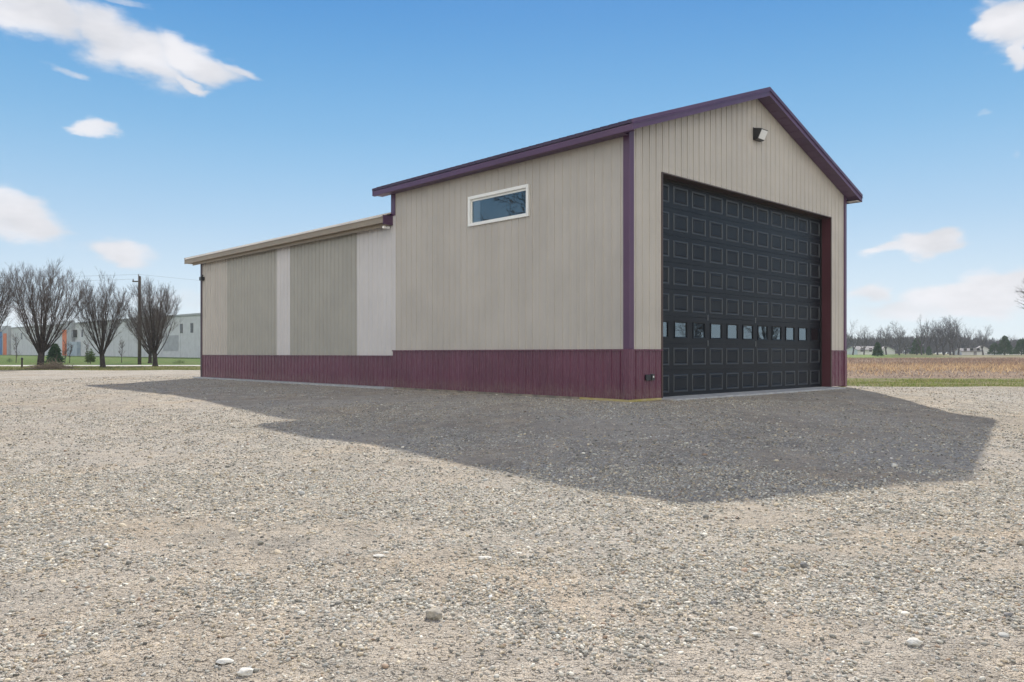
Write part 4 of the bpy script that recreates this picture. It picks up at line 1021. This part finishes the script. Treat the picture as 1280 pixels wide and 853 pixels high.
# ------------------------------------------------------------------ grasses
def blades(name, label, cat, x, y, hmin, hmax, wmin, wmax, pal, seed, lean=.25):
    rg = np.random.default_rng(seed); n = len(x); z = height(x, y)-.04; a = rg.random(n)*np.pi; h = hmin+(hmax-hmin)*rg.random(n)**1.5; w = wmin+(wmax-wmin)*rg.random(n)
    dx, dy = np.cos(a)*w/2, np.sin(a)*w/2
    p0 = np.stack([x-dx, y-dy, z], 1); p1 = np.stack([x+dx, y+dy, z], 1); p2 = np.stack([x+rg.normal(0, lean, n)*h, y+rg.normal(0, lean, n)*h, z+h], 1)
    V = np.stack([p0, p1, p2], 1).reshape(-1, 3); pal = np.array(pal); c = pal[rg.integers(0, len(pal), n)]*(1+.15*rg.normal(size=(n, 1)))
    o = np_mesh(name, V, np.arange(n*3).reshape(-1, 3), M['blade'], 3, False, np.repeat(np.clip(c, .02, .7), 3, 0)); return tag(o, label, cat, kind='stuff')
rg = np.random.default_rng(9)
# dry tall grass in the right-hand field, in drifts
n = 110000; y = 40+106*rg.random(n)**1.3; x = 12+rg.random(n)*(y*.85)
k = rg.random(n) < sst(.30, .62, fbm(x*.35, y*1.6, .12, 4, 3))*.9+.1; k &= (y > 50) | (rg.random(n) < .25); x, y = x[k], y[k]
zone = y+5*rg.normal(size=len(y))+60*(fbm(x, y, .045, 4, 44)-.5)*np.clip((y-40)/30, 0, 1)
def dg(m_, h0, h1, pal, sd): blades('dry_grass', ('russet brown dead grass in the far part of the field', 'golden tan dead grass in the middle of the field', 'low greyish stubble along the near edge of the field')[sd], 'grass', x[m_], y[m_], h0, h1, .03, .09, pal, sd+20, .5)
dg(zone > 80, .08, .42, [(.26, .17, .13), (.20, .14, .115), (.31, .21, .15), (.17, .13, .11)], 0)
dg((zone <= 80) & (zone > 56), .08, .36, [(.50, .35, .20), (.42, .29, .18), (.54, .40, .25), (.28, .18, .12)], 1)
dg(zone <= 56, .03, .16, [(.28, .22, .19), (.22, .175, .15), (.36, .29, .24), (.17, .13, .11)], 2)
n = 60000; y = 31.4+9.5*rg.random(n); x = 9+rg.random(n)*30; k = (y > lot_edge(x)+rg.normal(0, .35, n)) & (rg.random(n) < sst(.34, .55, fbm(x, y, .7, 4, 12))*.85+.15); x, y = x[k], y[k]
blades('verge_grass', 'patchy yellow-green grass strip between gravel and dry field', 'grass', x, y, .03, .13, .01, .035, [(.14, .20, .04), (.22, .26, .07), (.33, .29, .15), (.10, .15, .035), (.26, .22, .12)], 2)
n = 70000; y = 56.5+17.2*rg.random(n)**1.2; x = -14-rg.random(n)*46; k = (y > lot_edge(x)+rg.normal(0, .5, n)) & (rg.random(n) < sst(.34, .6, fbm(x, y, .4, 4, 16))*.8+.2); x, y = x[k], y[k]
blades('verge_grass', 'patchy olive grass under the bare trees on the left', 'grass', x, y, .04, .14, .02, .06, [(.13, .17, .05), (.20, .20, .08), (.28, .23, .13), (.10, .14, .04)], 3)
# small weeds at the foot of the barn
n = 2600; s_ = rg.random(n)*L2; t_ = -.10-np.abs(rg.normal(0, .22, n)); k = rg.random(n) < sst(.48, .62, fbm(s_, t_, 1.1, 3, 5)); s_, t_ = s_[k], t_[k]
x = O[0]+D1[0]*s_+D2[0]*t_; y = O[1]+D1[1]*s_+D2[1]*t_
s2 = rg.random(900)*1.0; t2 = -.06-np.abs(rg.normal(0, .05, 900)); x2 = O[0]+D2[0]*s2-D1[0]*0+D1[0]*t2; y2 = O[1]+D2[1]*s2+D1[1]*t2
blades('weeds', 'sparse green and yellow weeds along the foot of the barn', 'weeds', np.concatenate([x, x2]), np.concatenate([y, y2]), .02, .06, .008, .02, [(.10, .15, .04), (.16, .18, .06), (.45, .42, .04), (.40, .36, .06)], 6, .5)

# ------------------------------------------------------------------ the air
mb = MB(); mb.box(-700, 700, -60, 640, -1.9, 26)
hzm = bpy.data.materials.new('haze'); hzm.use_nodes = True; ht = hzm.node_tree; ht.nodes.clear()
ho = ht.nodes.new('ShaderNodeOutputMaterial'); hv = ht.nodes.new('ShaderNodeVolumePrincipled'); ht.links.new(hv.outputs[0], ho.inputs['Volume'])
hv.inputs['Color'].default_value = (.86, .92, 1, 1); hv.inputs['Density'].default_value = .00026; hv.inputs['Anisotropy'].default_value = .2
tag(mb.build('haze', hzm), 'thin pale air haze over the fields', 'haze', kind='stuff')
